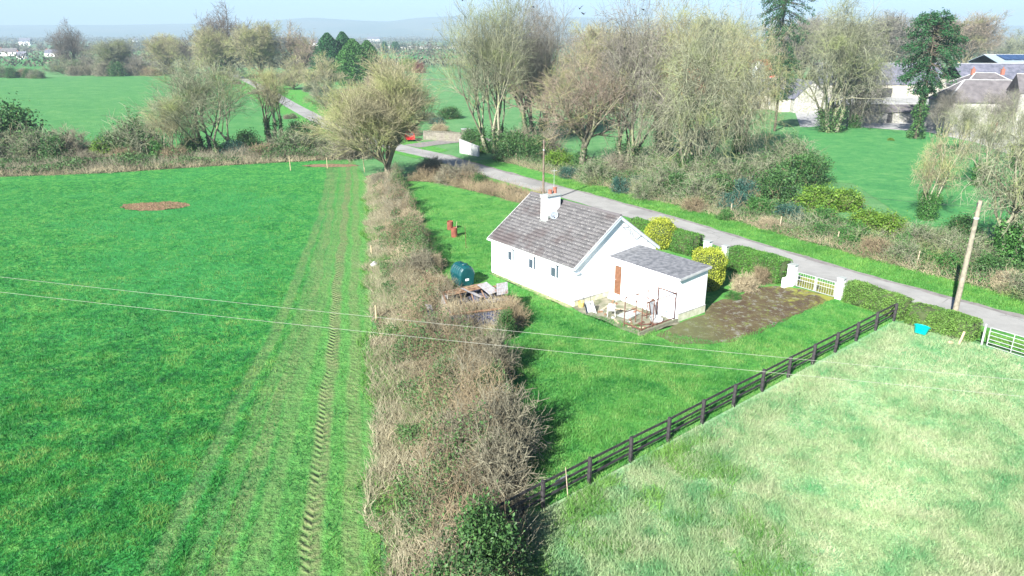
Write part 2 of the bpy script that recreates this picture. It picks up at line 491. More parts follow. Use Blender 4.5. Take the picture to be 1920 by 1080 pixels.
def stone(name, a, b, sc=2.2, mort=(.3, .29, .26)):
    t = NT(name)
    v = t.mapv((1, 1, 1.7))
    c = t.n.new('ShaderNodeTexVoronoi'); c.inputs['Scale'].default_value = sc; t.l.new(v, c.inputs['Vector'])
    rnd = t.sep(c.outputs['Color'])[0]
    e = t.n.new('ShaderNodeTexVoronoi'); e.feature = 'DISTANCE_TO_EDGE'; e.inputs['Scale'].default_value = sc; t.l.new(v, e.inputs['Vector'])
    col = t.mix(rnd, a, b)
    ed = t.smooth(e.outputs[0], .02, .08)
    col = t.mix(ed, mort, col)
    col = t.mix(t.math('MULTIPLY', t.smooth(t.noise(.7, 4, .7), .45, .7), .4), col, (.16, .18, .10))
    t.bump(ed, .6, .03)
    return t.done(col, .9)
def corrugated(name, c1, c2, rust=(.18, .08, .04), amt=.5, axis=0, sc=13):
    t = NT(name)
    n = t.noise(2.5, 5, .7)
    col = t.mix(t.smooth(n, .62 - amt * .2, .72), t.ramp(t.noise(9, 3), [(.3, c1), (.7, c2)]), rust)
    return t.done(col, .6, .1)

M['left'] = field_left()
M['lawn'] = lawn_mat('garden_lawn', (.010, .13, .022), (.075, .26, .045), (.15, .31, .075), (.22, .34, .12))
M['verge'] = lawn_mat('verge_grass', (.03, .15, .025), (.07, .26, .04), (.15, .34, .07), (.20, .34, .11), 1.5)
M['paddock'] = paddock_mat()
M['mid'] = lawn_mat('distant_pasture', (.03, .145, .035), (.055, .195, .05), (.11, .245, .07), (.14, .26, .09), .22)
M['farlawn'] = lawn_mat('farm_lawn', (.02, .15, .04), (.05, .21, .055), (.12, .28, .085), (.17, .29, .10), .4)
M['park'] = lawn_mat('parkland_grass', (.05, .17, .05), (.08, .21, .07), (.13, .25, .10), (.14, .22, .10), .3)
M['far'] = far_land()
M['road'] = asphalt()
M['drive'] = drive()
M['gravel'] = basic('lane_gravel', (.15, .14, .135), (.23, .215, .205), 2, .9, bump=.5, bscale=30)
M['yard'] = basic('yard_concrete', (.26, .26, .26), (.36, .36, .35), .6, .9)
M['mud'] = basic('bare_mud', (.14, .085, .05), (.27, .18, .11), 3, .95, bump=.9, bscale=7, bdist=.15)
M['patio'] = basic('patio_concrete', (.10, .115, .065), (.23, .215, .165), 1.8, .9, bump=.3, bscale=30)
M['bank'] = basic('scrub_litter', (.055, .05, .028), (.17, .14, .085), 1.4, .95, bump=1, bscale=6, bdist=.2)
M['undergrowth'] = basic('undergrowth_soil', (.05, .07, .03), (.13, .13, .07), .8, .95, bump=1, bscale=4, bdist=.2)
M['white'] = render_white()
M['plinth'] = basic('stained_plinth', (.40, .41, .28), (.58, .58, .46), 3, .9)
M['ledge'] = basic('plinth_ledge_grey', (.34, .35, .36), (.45, .45, .45), 3, .9)
M['tile'] = tile_mat()
M['felt'] = basic('mineral_felt_roof', (.085, .09, .10), (.22, .225, .24), 3.5, .9, bump=.5, bscale=60, lo=.35, hi=.75, detail=8)
M['fascia'] = basic('pale_blue_fascia', (.60, .68, .76), (.68, .75, .82), 3, .5)
M['upvc'] = basic('white_window_plastic', (.72, .74, .75), (.78, .8, .8), 3, .4)
M['brown'] = basic('brown_timber_door', (.11, .05, .025), (.17, .08, .045), 5, .5)
M['palebluedoor'] = basic('pale_blue_door', (.52, .62, .72), (.62, .70, .78), 3, .5)
g_ = NT('window_glass'); g_.done((.05, .07, .09), .12); g_.b.inputs['Specular IOR Level'].default_value = .8; M['glass'] = g_.m
M['terracotta'] = basic('terracotta', (.22, .085, .06), (.32, .13, .09), 8, .8)
M['slab'] = basic('concrete_cap', (.22, .25, .24), (.34, .36, .34), 5, .9)
M['dish'] = basic('dish_grey_enamel', (.13, .155, .18), (.18, .20, .23), 4, .5)
M['metal'] = basic('galvanised_steel', (.40, .42, .43), (.58, .60, .60), 6, .45, .35)
M['dark'] = basic('dark_metal', (.03, .03, .035), (.06, .06, .06), 6, .6)
M['cable'] = basic('grey_cable', (.25, .25, .27), (.35, .35, .36), 6, .6)
M['tank'] = basic('dark_green_tank_plastic', (.003, .045, .055), (.006, .065, .07), 2, .35)
M['sticker'] = basic('white_sticker', (.75, .75, .75), (.8, .8, .8), 3, .6)
M['rust'] = basic('rusty_steel', (.08, .035, .026), (.17, .085, .06), 6, .9)
M['rustred'] = basic('rusty_red_drum', (.14, .045, .03), (.23, .08, .05), 3, .85)
M['black'] = basic('black_stained_timber', (.018, .017, .02), (.055, .05, .052), 5, .75, bump=.3, bscale=30)
M['oldwood'] = basic('silvered_wood', (.30, .24, .17), (.45, .38, .28), 8, .9, bump=.4, bscale=30)
M['pole'] = basic('weathered_pole_timber', (.17, .155, .12), (.28, .25, .19), 5, .9)
M['poledark'] = basic('creosote_pole_timber', (.10, .07, .05), (.20, .165, .13), 2, .9)
M['rotten'] = basic('rotten_board', (.13, .07, .04), (.30, .20, .13), 4, .95, bump=.5, bscale=20)
M['tin'] = corrugated('weathered_tin_sheet', (.20, .195, .20), (.32, .32, .33), amt=.6)
M['darktin'] = corrugated('dark_blue_grey_tin', (.05, .06, .10), (.11, .12, .18), (.12, .08, .06), .35)
M['plastic'] = basic('white_garden_plastic', (.38, .38, .37), (.46, .46, .45), 5, .45)
M['yellow'] = basic('faded_yellow_plastic', (.50, .33, .10), (.60, .42, .16), 5, .6)
M['teal'] = basic('turquoise_plastic', (.0, .42, .40), (.0, .50, .47), 2, .35)
M['timber'] = basic('cut_timber', (.30, .25, .15), (.42, .35, .22), 9, .85)
M['stonewall'] = stone('rubble_stone', (.12, .11, .09), (.22, .20, .17), 2.6, (.17, .16, .14))
M['greystone'] = stone('grey_rendered_stone', (.22, .22, .20), (.32, .31, .28), 1.4, (.42, .41, .38))
M['paleblock'] = basic('pale_lime_render', (.26, .26, .24), (.40, .39, .36), 1.1, .9)
M['creamwall'] = basic('cream_farm_wall', (.32, .30, .25), (.44, .42, .36), .9, .9)
M['slate'] = basic('dark_slate', (.075, .08, .105), (.15, .15, .19), .9, .7, bump=.3, bscale=8)
M['slatebrown'] = basic('brown_slate', (.085, .078, .082), (.14, .13, .135), .8, .8)
M['redtin'] = basic('red_barn_tin', (.45, .07, .045), (.58, .12, .08), .8, .6)
M['silver'] = basic('silver_silo_steel', (.45, .5, .56), (.62, .66, .7), 1, .35, .5)
M['solar'] = basic('solar_roof_blue', (.02, .045, .11), (.03, .065, .15), 2, .25)
M['palebluetin'] = basic('pale_blue_tin', (.22, .28, .33), (.28, .34, .39), 1, .5)
M['hill'] = basic('hill_moor', (.035, .07, .04), (.10, .11, .07), .0022, .95, lo=.4, hi=.6)
M['redpaint'] = basic('red_car_paint', (.50, .01, .02), (.58, .02, .03), 2, .25)
M['tyre'] = basic('tyre_rubber', (.02, .02, .02), (.03, .03, .03), 5, .8)
M['bird'] = basic('black_feathers', (.012, .012, .016), (.03, .03, .035), 30, .5)
M['wire'] = basic('power_line_aluminium', (.26, .26, .23), (.34, .34, .30), 5, .7)
# bark
M['bark_pale'] = barkmat('pale_lichened_bark', (.10, .085, .05), (.24, .22, .15), (.24, .235, .10), 1.5, .35)
M['twig_gold'] = barkmat('golden_grey_twigs', (.09, .078, .045), (.40, .37, .235), (.29, .31, .13), .5, .55)
M['twig_lichen'] = barkmat('lichen_green_twigs', (.05, .055, .034), (.33, .345, .23), (.22, .26, .10), .4, .42)
M['twig_grey'] = barkmat('grey_brown_twigs', (.10, .095, .075), (.28, .26, .22), None, .5)
M['twig_red'] = barkmat('reddish_brown_twigs', (.09, .068, .05), (.34, .275, .215), (.26, .26, .12), .4, .45)
M['bark_dark'] = barkmat('dark_bark', (.035, .03, .022), (.13, .11, .08), (.10, .12, .05), 1.5, .3)
M['twig_dark'] = barkmat('dark_fine_twigs', (.07, .06, .05), (.18, .155, .13), None, .5)
M['bark_mossy'] = barkmat('mossy_yellow_green_bark', (.045, .042, .028), (.28, .27, .19), (.23, .255, .12), 1.2, .4)
M['stem_tan'] = barkmat('dead_tan_stems', (.15, .125, .075), (.48, .41, .27), None, .35)
M['stem_brown'] = barkmat('dead_brown_stems', (.085, .068, .040), (.33, .265, .165), None, .4)
M['stem_grey'] = barkmat('grey_thorn_stems', (.08, .074, .05), (.30, .28, .20), None, .4)
# leaves
M['ivy'] = leafmat('ivy_leaves', (.008, .038, .012), (.075, .18, .045), .25)
M['ivy_dull'] = leafmat('dull_ivy_leaves', (.022, .065, .022), (.11, .215, .065), .3)
M['holly'] = leafmat('dark_green_leaves', (.008, .035, .014), (.085, .19, .05), .25)
M['laurel'] = leafmat('bright_laurel_leaves', (.03, .09, .012), (.19, .33, .04), .35)
M['laurel_green'] = leafmat('green_bramble_leaves', (.02, .08, .02), (.09, .24, .05), .35)
M['privet'] = leafmat('clipped_privet_leaves', (.03, .13, .02), (.14, .31, .055), .35)
M['privet_olive'] = leafmat('olive_hedge_leaves', (.05, .14, .025), (.19, .33, .07), .35)
M['golden'] = leafmat('golden_leaves', (.12, .19, .015), (.50, .54, .07), .35)
M['cypress'] = leafmat('dark_cypress_foliage', (.005, .035, .014), (.035, .13, .035), .15)
M['cypress2'] = leafmat('mid_green_cypress_foliage', (.015, .055, .012), (.07, .19, .035), .15)
M['monkey'] = leafmat('deep_green_conifer_foliage', (.006, .035, .012), (.035, .125, .04), .15)
M['teallf'] = leafmat('blue_green_leaves', (.012, .05, .04), (.06, .15, .11), .25)
M['redleaf'] = leafmat('dull_red_shrub_leaves', (.12, .04, .03), (.30, .11, .08), .25)
M['hedgefar'] = leafmat('far_hedgerow_twigs', (.05, .055, .035), (.15, .14, .09), .2, scale=.02)
M['blade'] = leafmat('pasture_blades', (.003, .085, .022), (.19, .31, .075), .4, mid=(.028, .215, .030), scale=.5)
M['blade_lawn'] = leafmat('lawn_blades', (.008, .14, .025), (.21, .35, .10), .4, mid=(.085, .285, .05), scale=.6)
M['blade_pad'] = leafmat('paddock_blades', (.10, .31, .12), (.41, .46, .28), .4, mid=(.30, .42, .21), scale=.35)
M['blade_verge'] = leafmat('verge_blades', (.05, .20, .03), (.19, .38, .08), .4, scale=.5)
M['straw'] = leafmat('dead_straw_grass', (.20, .19, .11), (.50, .46, .32), .35, scale=.4)
M['core'] = basic('hedge_core_twigs', (.03, .045, .02), (.06, .08, .03), 3, .95)

# ================================================================== LAND
def px(*uv): return [G(*p) for p in uv]
base = sheet('ground', [(-9300, -200), (9300, -200), (9300, 9300), (-9300, 9300)], 0.0, M['far'])
sheet('near_ground', [(-420, -60), (420, -60), (420, 420), (-420, 420)], 0.02, M['park'])
FIELD_TOP = px((-500, 352), (-200, 340), (0, 332), (200, 325), (400, 312), (545, 304), (660, 298))
FIELD = [(-0.6 - .2 * y, y) for y in (-40, 5, 20, 45, 70, 88)] + FIELD_TOP[::-1] + [(-160, 60), (-160, -40)]
sheet('pasture_field', FIELD, 0.04, M['left'])
MIDF = px((-350, 322), (-350, 150), (0, 146), (250, 143), (425, 143)) + [(-50.5, 168), (-38.5, 145), (-30, 128), (-27, 118)] + px((560, 291), (300, 300), (0, 318))
sheet('middle_pasture_field', MIDF, 0.04, M['mid'])
sheet('far_green_field', px((-300, 131), (-300, 112), (95, 110), (170, 112), (170, 131)), 0.06, M['mid'])
sheet('distant_green_field', px((690, 110), (700, 92), (1010, 92), (1010, 112)), 0.06, M['mid'])
sheet('pale_stubble_field', px((700, 91.5), (705, 86), (860, 86), (860, 91.5)), 0.07, basic('stubble', (.40, .38, .30), (.48, .46, .38), .1))

# boundary line of the garden on the road side
BND = [(24.3, 41.0), (22.4, 45.5), (20.5, 47.7), (15.4, 54.6), (9.0, 63.6), (2.5, 72.5), (-3.5, 80.0), (-9.5, 86.0), (-12.8, 88.0)]
GARD_L = [(0.3, 21.7), (0.6, 24.3), (-0.57, 34), (-1.86, 37.4), (-3.67, 45.4), (-7.2, 56.9), (-9.8, 70), (-13.5, 84)]
LAWN = [(1.18, 22.45), (24.13, 41.23)] + BND[1:] + GARD_L[::-1]
sheet('garden_lawn', LAWN, 0.045, M['lawn'])
PADD = [(0.2, 21.6), (24.13, 41.23), (26.6, 38.6), (27.55, 37.41), (31, 32.5), (40, 18), (60, -10), (60, -40), (-1, -40), (-1.0, 5), (0.2, 19)]
sheet('rough_paddock', PADD, 0.045, M['paddock'])

RF = [(45.0, 26.0), (38.5, 34.4), (32.95, 42.0), (30.93, 44.4), (28.2, 48.3), (24.0, 54.7), (17.9, 65.6), (8.8, 79.6), (2.9, 87.6), (-1.2, 94.0), (-6.2, 101.6), (-9.9, 107.9), (-15.0, 113.5), (-24.5, 127.0)]
def offset(line, d):
    L = np.array(line, float); t = norm(np.gradient(L, axis=0)); n = np.stack([t[:, 1], -t[:, 0]], 1)
    return L + n * d
RC = offset(RF, -1.95)
RC = np.concatenate([RC, [(-34.5, 139.5), (-44.0, 160.), (-58., 190.), (-76, 230), (-98, 278), (-127, 337), (-150, 380)]])
VERGE = [tuple(p) for p in offset(RF, -6.5)[:11]][::-1] + [tuple(p) for p in offset(RF, 4.4)[:11]]
sheet('grass_verge', VERGE, 0.05, M['verge'])
sheet('lane_verge', [(-14, 104), (-30, 124), (-60, 180), (-100, 262), (-140, 340), (-120, 352), (-88, 285), (-52, 200), (-28, 140), (-10, 112)], 0.055, M['verge'])
ribbon('road', RC, 3.95, 0.065, M['road'], .015)
ribbon('road_edge_grit', offset(RF, -0.1)[:12], 0.5, 0.07, M['gravel'], .4)
ribbon('side_lane', px((770, 275), (820, 268), (870, 262), (930, 262), (1000, 266)), 4.2, 0.075, M['gravel'], .03)
ribbon('distant_track', px((740, 150), (850, 148), (1010, 149)), 3.2, 0.06, M['gravel'], .05)
sheet('farm_lawn', px((1470, 335), (1500, 240), (1560, 235), (1740, 248), (1830, 268), (1920, 300), (2050, 340), (1980, 430), (1720, 425), (1600, 345)), 0.055, M['farlawn'])
sheet('farmyard', px((1500, 238), (1480, 180), (1760, 180), (2150, 190), (2150, 320), (1910, 300), (1830, 268), (1700, 246)), 0.05, M['yard'])
def rough(poly, amp, step=.35, seed=1):
    r = np.random.default_rng(seed); out = []
    for i in range(len(poly)):
        a, b = np.array(poly[i], float), np.array(poly[(i + 1) % len(poly)], float); n = max(1, int(np.linalg.norm(b - a) / step))
        for k in range(n): out.append(a + (b - a) * k / n)
    P = np.array(out); d = norm(np.roll(P, -1, 0) - np.roll(P, 1, 0)); nr = np.stack([-d[:, 1], d[:, 0]], 1)
    w = r.normal(size=len(P)); w = (w + np.roll(w, 1) + np.roll(w, -1) * .5) / 2
    return [tuple(q) for q in P + nr * (w * amp)[:, None]]
DRIVE = [(8.7, 38.9), (10.35, 40.7), (12.4, 42.35), (13.4, 44.3), (18.9, 48.0), (20.7, 47.3), (22.2, 45.4), (20.6, 44.0), (14.6, 39.0), (12.6, 37.7), (9.6, 37.7)]
sheet('driveway', rough(DRIVE, .14), 0.06, M['drive'])
sheet('gateway_apron', [(20.3, 47.9), (22.6, 45.3), (24.3, 46.8), (21.8, 50.0)], 0.062, M['drive'])

# hedge bank (raised ground under the overgrown boundary)
def bank(name, A, B, hmax, mat, z0=0.0, seed=1, sharp=1.0):
    """strip between polylines A and B with a rounded raised profile"""
    A = np.array(A, float); B = np.array(B, float); n = 120; k = 13
    def rs(L):
        s = np.r_[0, np.cumsum(np.linalg.norm(np.diff(L, axis=0), axis=1))]; q = np.linspace(0, s[-1], n)
        return np.stack([np.interp(q, s, L[:, 0]), np.interp(q, s, L[:, 1])], 1)
    a, b = rs(A), rs(B); t = np.linspace(0, 1, k)
    X = a[:, None] * (1 - t[None, :, None]) + b[:, None] * t[None, :, None]
    P = X.reshape(-1, 2)
    h = hmax * np.sin(np.pi * np.tile(t, n)) ** sharp * (0.7 + .6 * vnoise(P, 2.3, seed)) + .12 * vnoise(P, .7, seed + 1) * np.sin(np.pi * np.tile(t, n))
    V = np.c_[P, h + z0]
    i = (np.arange(n - 1) * k)[:, None] + np.arange(k - 1)[None]
    Fq = np.stack([i, i + k, i + k + 1, i + 1], -1).reshape(-1, 4)[:, ::-1]
    o = link(name, npmesh(name, V, Fq, mat, smooth=True)); o['kind'] = 'structure'
    def hz(Q, t_):  # approximate surface height
        return hmax * np.sin(np.pi * t_) ** sharp * .9 + z0
    return o, a, b
HL = [(-0.6 - .2 * y + .28 * math.sin(y * 1.3) + .2 * math.sin(y * .47), y) for y in range(8, 91, 2)]
HR = [(0.9, 8), (0.7, 20), (0.55, 24.3), (-0.57, 34), (-1.86, 37.4), (-3.2, 43), (-3.9, 45.4), (-7.2, 56.9), (-9.8, 70), (-13.5, 84), (-14.5, 90)]
_, kA, kB = bank('hedge_bank', HL, HR, 0.55, M['bank'], 0.0, 3)
def strip_pts(a, b, n, r=rng, t0=0., t1=1., s0=0., s1=1.):
    s = s0 + (s1 - s0) * r.random(n); t = t0 + (t1 - t0) * r.random(n)
    i = s * (len(a) - 1); j = np.clip(i.astype(int), 0, len(a) - 2); f = (i - j)[:, None]
    A = a[j] * (1 - f) + a[j + 1] * f; B = b[j] * (1 - f) + b[j + 1] * f
    return A * (1 - t[:, None]) + B * t[:, None], t, s
# mud
def blob(cx, cy, rx, ry, n=40, j=.12, rot=0):
    r = np.random.default_rng(int(abs(cx * 7 + cy)))
    a = np.linspace(0, 2 * np.pi, n, endpoint=False); k = 1 + j * r.normal(size=n); k = (k + np.roll(k, 1)) / 2
    x = rx * k * np.cos(a); y = ry * k * np.sin(a)
    return [(cx + u * math.cos(rot) - v * math.sin(rot), cy + u * math.sin(rot) + v * math.cos(rot)) for u, v in zip(x, y)]
mc = G(291, 387)
def clods(name, c, rx, ry, n, sz, mat, kind=True):
    r = np.random.default_rng(5)
    q = scatter(blob(c[0], c[1], rx * 1.04, ry * 1.04), n, r)
    P = np.c_[q, np.full(n, .05)]
    s = sz * (.4 + r.random(n))
    o = np.array([[1, 0, -.3], [-.5, .87, -.3], [-.5, -.87, -.3], [0, 0, .8]])
    V = (P[:, None] + o[None] * s[:, None, None] * (0.7 + .6 * r.random((n, 4, 3)))).reshape(-1, 3)
    Fb = np.array([[0, 1, 3], [1, 2, 3], [2, 0, 3]]); F = (np.arange(n)[:, None, None] * 4 + Fb[None]).reshape(-1, 3)
    o_ = link(name, npmesh(name, V, F, mat)); o_['kind'] = 'stuff'; o_['label'] = 'brown clods of turned soil on the poached patches of the pasture'
    return o_
sheet('mud_patch', blob(mc[0], mc[1], 3.3, 2.0, j=.16), 0.052, M['mud'])
clods('soil_clods', mc, 3.3, 2.0, 1500, .10, M['mud'])
mg = G(612, 311)
sheet('gateway_mud', blob(mg[0] + .5, mg[1], 3.8, 1.2, j=.15), 0.052, M['mud'])

# distant hills
def hills():
    nx, ny = 260, 40
    xs = np.linspace(-6500, 6500, nx); ys = np.linspace(4200, 8600, ny)
    X, Y = np.meshgrid(xs, ys)
    u = X / 7000 * F_PX / 1 + 960           # bearing of the skyline along the plain
    prof_u = [-400, 0, 150, 300, 380, 440, 500, 560, 620, 700, 760, 800, 860, 1000, 1300, 1700, 2300]
    prof_h = [95, 105, 108, 118, 128, 130, 132, 160, 182, 150, 140, 168, 185, 190, 150, 110, 90]
    top = np.interp(u, prof_u, prof_h)
    ramp = np.clip((Y - 4300) / 2700, 0, 1); ramp = ramp * ramp * (3 - 2 * ramp)
    P = np.stack([X.ravel(), Y.ravel()], 1)
    nz = (vnoise(P, 900, 4) - .5) * 40 + (vnoise(P, 350, 5) - .5) * 16
    Z = (top * ramp).ravel() + nz * ramp.ravel() * (1 - np.clip((Y.ravel() - 6400) / 600, 0, 1) * .75)
    V = np.c_[P, Z + .5]
    i = (np.arange(ny - 1) * nx)[:, None] + np.arange(nx - 1)[None]
    F = np.stack([i, i + 1, i + nx + 1, i + nx], -1).reshape(-1, 4)
    o = link('hills', npmesh('hills', V, F, M['hill'], smooth=True)); o['kind'] = 'structure'
hills()

# far hedgerows and woods: one uncountable mass
def far_hedges():
    r = np.random.default_rng(21); parts = []
    def line(x0, y0, x1, y1, n, h, sz, w=3):
        t = r.random(n); P = np.c_[x0 + (x1 - x0) * t, y0 + (y1 - y0) * t]
        hh = h * (.5 + .6 * vnoise(P, 14 + sz * 6, int(y0)))
        z = hh * r.random(n)
        P = P + r.normal(size=(n, 2)) * w * .4
        parts.append(cards(np.c_[P, z + .3], sz, r))
    for y, dx in ((430, 0), (470, 30), (560, 0), (680, 50), (800, -50), (960, 0), (1200, 0), (1500, 100), (1900, 0), (2400, 0), (3000, 0), (3700, 0)):
        w = y * .85
        n = 3600 if y < 900 else 5200
        line(-w, y * (1 + .05 * math.sin(y)), w, y * (1 + .05 * math.cos(y * 3)), n, 4 + y * .0035, 1.0 + y * .0016, 4)
    for k in range(34):
        y = 480 + 2600 * (k / 34) ** 1.4; x = (r.random() - .5) * y * 1.7; a = r.normal() * .6 + .4
        L = 120 + y * .12
        line(x, y, x + L * math.sin(a), y + L * math.cos(a), 380, 3.5 + y * .003, 1.0 + y * .0015, 3)
    for k in range(60):     # copses
        y = 600 + 3000 * r.random(); x = (r.random() - .5) * y * 1.7; n = 420; R = 8 + y * .012
        q = r.normal(size=(n, 3)) * np.array([R, R * .5, 1.9 + y * .0009]); q[:, 2] = abs(q[:, 2]) * 1.7
        parts.append(cards(q + np.array([x, y, 1]), 1.1 + y * .0012, r))
    V, F, T = merge(parts)
    o = link('far_hedgerows', npmesh('far_hedgerows', V, F, M['hedgefar'], T)); o['kind'] = 'stuff'
    o['label'] = 'hazy hedgerows and copses across the plain below the hills'
far_hedges()

# ================================================================== TREES
def tree_geo(seed, H, W, trunk_h=.2, nl=6, la=(20, 55), r0=.3, lk=(7, 8, 7, 5), lens=(.5, .34, .2, .1), ang=((25, 60), (25, 65), (20, 70), (20, 75)),
             up=(.10, .08, .05, .02), wob=.13, twr=.011, multi=0, base_spread=.3, lean=(0, 0), last_seg=1):
    r = np.random.default_rng(seed)
    th = H * trunk_h
    if multi:
        az = np.arange(multi) * 2 * np.pi / multi + r.random(multi)
        P0 = np.stack([np.cos(az), np.sin(az), np.zeros(multi)], 1) * base_spread
        P0[:, 2] = -.3
        D0 = norm(np.stack([np.cos(az) * .28, np.sin(az) * .28, np.ones(multi)], 1) + np.array([*lean, 0]))
        tp, tr = grow(P0, D0, np.full(multi, th), np.full(multi, r0), np.full(multi, r0 * .75), 5, .06, .02, r)
    else:
        tp, tr = grow(np.array([[0, 0, -.3]]), np.array([[lean[0], lean[1], 1.0]]), np.array([th + .3]), np.array([r0]), np.array([r0 * .8]), 6, .035, .03, r)
        tr[:, 0] *= 1.5; tr[:, 1] *= 1.12
    m = len(tp)
    k = max(1, nl // m)
    pi = np.repeat(np.arange(m), k)
    az = np.arange(len(pi)) * 2.399 + r.random(len(pi)) * .5
    a = np.radians(la[0] + (la[1] - la[0]) * r.random(len(pi)))
    a[::k] *= .35
    D = np.stack([np.sin(a) * np.cos(az), np.sin(a) * np.sin(az), np.cos(a)], 1)
    t = np.where(np.arange(len(pi)) % k == 0, 1.0, .62 + .36 * r.random(len(pi))) * (tp.shape[1] - 1)
    i = np.clip(t.astype(int), 0, tp.shape[1] - 2); f = (t - i)[:, None]
    P = tp[pi, i] * (1 - f) + tp[pi, i + 1] * f
    L = (H - th) * (.62 + .3 * r.random(len(pi))) * (1 - .25 * a / 1.2)
    R = tr[pi, -1] * .8 * (.7 + .3 * r.random(len(pi)))
    lp, lr = grow(P, D, L, R, R * .22, 7, wob, up[0], r)
    levels = [(tp, tr), (lp, lr)]
    cur, crr, base_len = lp, lr, H - th
    for lv, kk in enumerate(lk):
        P, D, R, t, pi = spawn(cur, crr, kk, .16 if lv == 0 else .12, .98, *ang[lv], r=r, upk=.12 if up[lv] > 0 else -.06)
        L = base_len * lens[lv] * (1 - .55 * t) * (.6 + .7 * r.random(len(P)))
        R0 = np.maximum(R * .62, twr * (1.5 if lv < len(lk) - 1 else 1.0))
        ns = (5, 4, 2, last_seg, last_seg)[lv]
        R1 = np.maximum(R0 * .35, twr * .7)
        cur, crr = grow(P, D, L, R0, R1, ns, wob * (1 + .25 * lv), up[min(lv + 1, len(up) - 1)], r)
        levels.append((cur, crr))
    allp = np.concatenate([l[0].reshape(-1, 3) for l in levels[1:]])
    sz = H / np.percentile(allp[:, 2], 99.8)
    cx, cy = np.median(allp[:, 0]), np.median(allp[:, 1])
    rad = np.percentile(np.hypot(allp[:, 0] - cx, allp[:, 1] - cy), 97); sx = W / 2 / rad
    sc = np.array([sx, sx, sz])
    levels = [(p * sc, q) for p, q in levels]
    return levels, r
SIDES = (9, 6, 5, 4, 3, 3, 3)
def tree_meshes(name, seed, H, W, bark, twig, ivy=None, ivy_n=0, ivy_to=.5, ivy_r=.45, split=3, ivy_mat='ivy', **kw):
    levels, r = tree_geo(seed, H, W, **kw)
    A, B = [], []
    for i, (p, q) in enumerate(levels):
        V, F = tube_geo(p, q, SIDES[i]); S = p.shape[1]
        T = np.repeat(r.random(len(p)), S * SIDES[i])
        (A if i < split else B).append((V, F, T))
    out = {}
    V, F, T = merge(A); out['trunk'] = npmesh(name + '_trunk', V, F, bark, T, smooth=True)
    V, F, T = merge(B); out['crown'] = npmesh(name + '_crown', V, F, twig, T)
    if ivy_n:
        pts = np.concatenate([levels[0][0].reshape(-1, 3), levels[1][0].reshape(-1, 3)])
        # dense sampling along trunk and limbs below a height
        segs = []
        for p, q in levels[:2]:
            t = r.random((ivy_n * 2,)) * (p.shape[1] - 1.001); b = r.integers(0, len(p), ivy_n * 2)
            i = t.astype(int); f = (t - i)[:, None]; segs.append(p[b, i] * (1 - f) + p[b, i + 1] * f)
        Q = np.concatenate(segs); Q = Q[Q[:, 2] < H * ivy_to * (.6 + .4 * r.random(len(Q)))][:ivy_n]
        Q = Q + r.normal(size=Q.shape) * ivy_r * .5 * (1.2 - .6 * Q[:, 2:3] / (H * ivy_to))
        Q[:, 2] = np.abs(Q[:, 2])
        V, F, T = cards(Q, .24, r); out['ivy'] = npmesh(name + '_ivy', V, F, M[ivy_mat], T)
    return out
def put_tree(ms, label, uv=None, loc=None, cat='tree', rz=0., s=1., sxy=None, name='bare_tree', group=None, mats=None):
    x, y = loc if loc is not None else G(*uv)
    o = thing(name, label, cat, (x, y, 0.0), rz, group)
    o.scale = (sxy or s, sxy or s, s)
    for k, me in ms.items():
        c = link(k, me, o)
        if mats and k in mats:
            c.material_slots[0].link = 'OBJECT'; c.material_slots[0].material = M[mats[k]]
    return o
def hgt(uv, vtop):
    x, y = G(*uv); return ZT(uv[0], vtop, y)

# leafy / conifer crowns
def plume_crown(seed, H, R, n, mat, size, profile, clumps=260, z0=.02, name='crown', droop=.35):
    r = np.random.default_rng(seed)
    t = z0 + (1 - z0) * r.random(clumps) ** .85; az = r.random(clumps) * 2 * np.pi
    rr = R * np.interp(t, *profile) * (.72 + .45 * r.random(clumps))
    C = np.stack([rr * np.cos(az), rr * np.sin(az), t * H], 1)
    k = r.integers(0, clumps, n)
    q = r.normal(size=(n, 3)) * np.array([.42, .42, 1.15]) * size * 1.9
    P = C[k] + q; inner = r.random(n) < .25; P[inner, :2] *= (.4 + .5 * r.random(inner.sum()))[:, None]
    top = np.interp(np.clip(P[:, 2] / H, 0, 1), *profile) * R * 1.3 + .2; rr2 = np.hypot(P[:, 0], P[:, 1]); P[:, :2] *= np.minimum(1, top / np.maximum(rr2, .01))[:, None]; P[:, 2] = np.maximum(np.where(P[:, 2] > H, H - (P[:, 2] - H), P[:, 2]), .1)
    V, F, T = cards(P, size, r); 
    return npmesh(name, V, F, mat, T * .6 + .4 * np.repeat(r.random(clumps)[k], 4))
CONE = ([0, .08, .3, .6, .85, 1], [.75, .98, 1, .72, .34, .05])
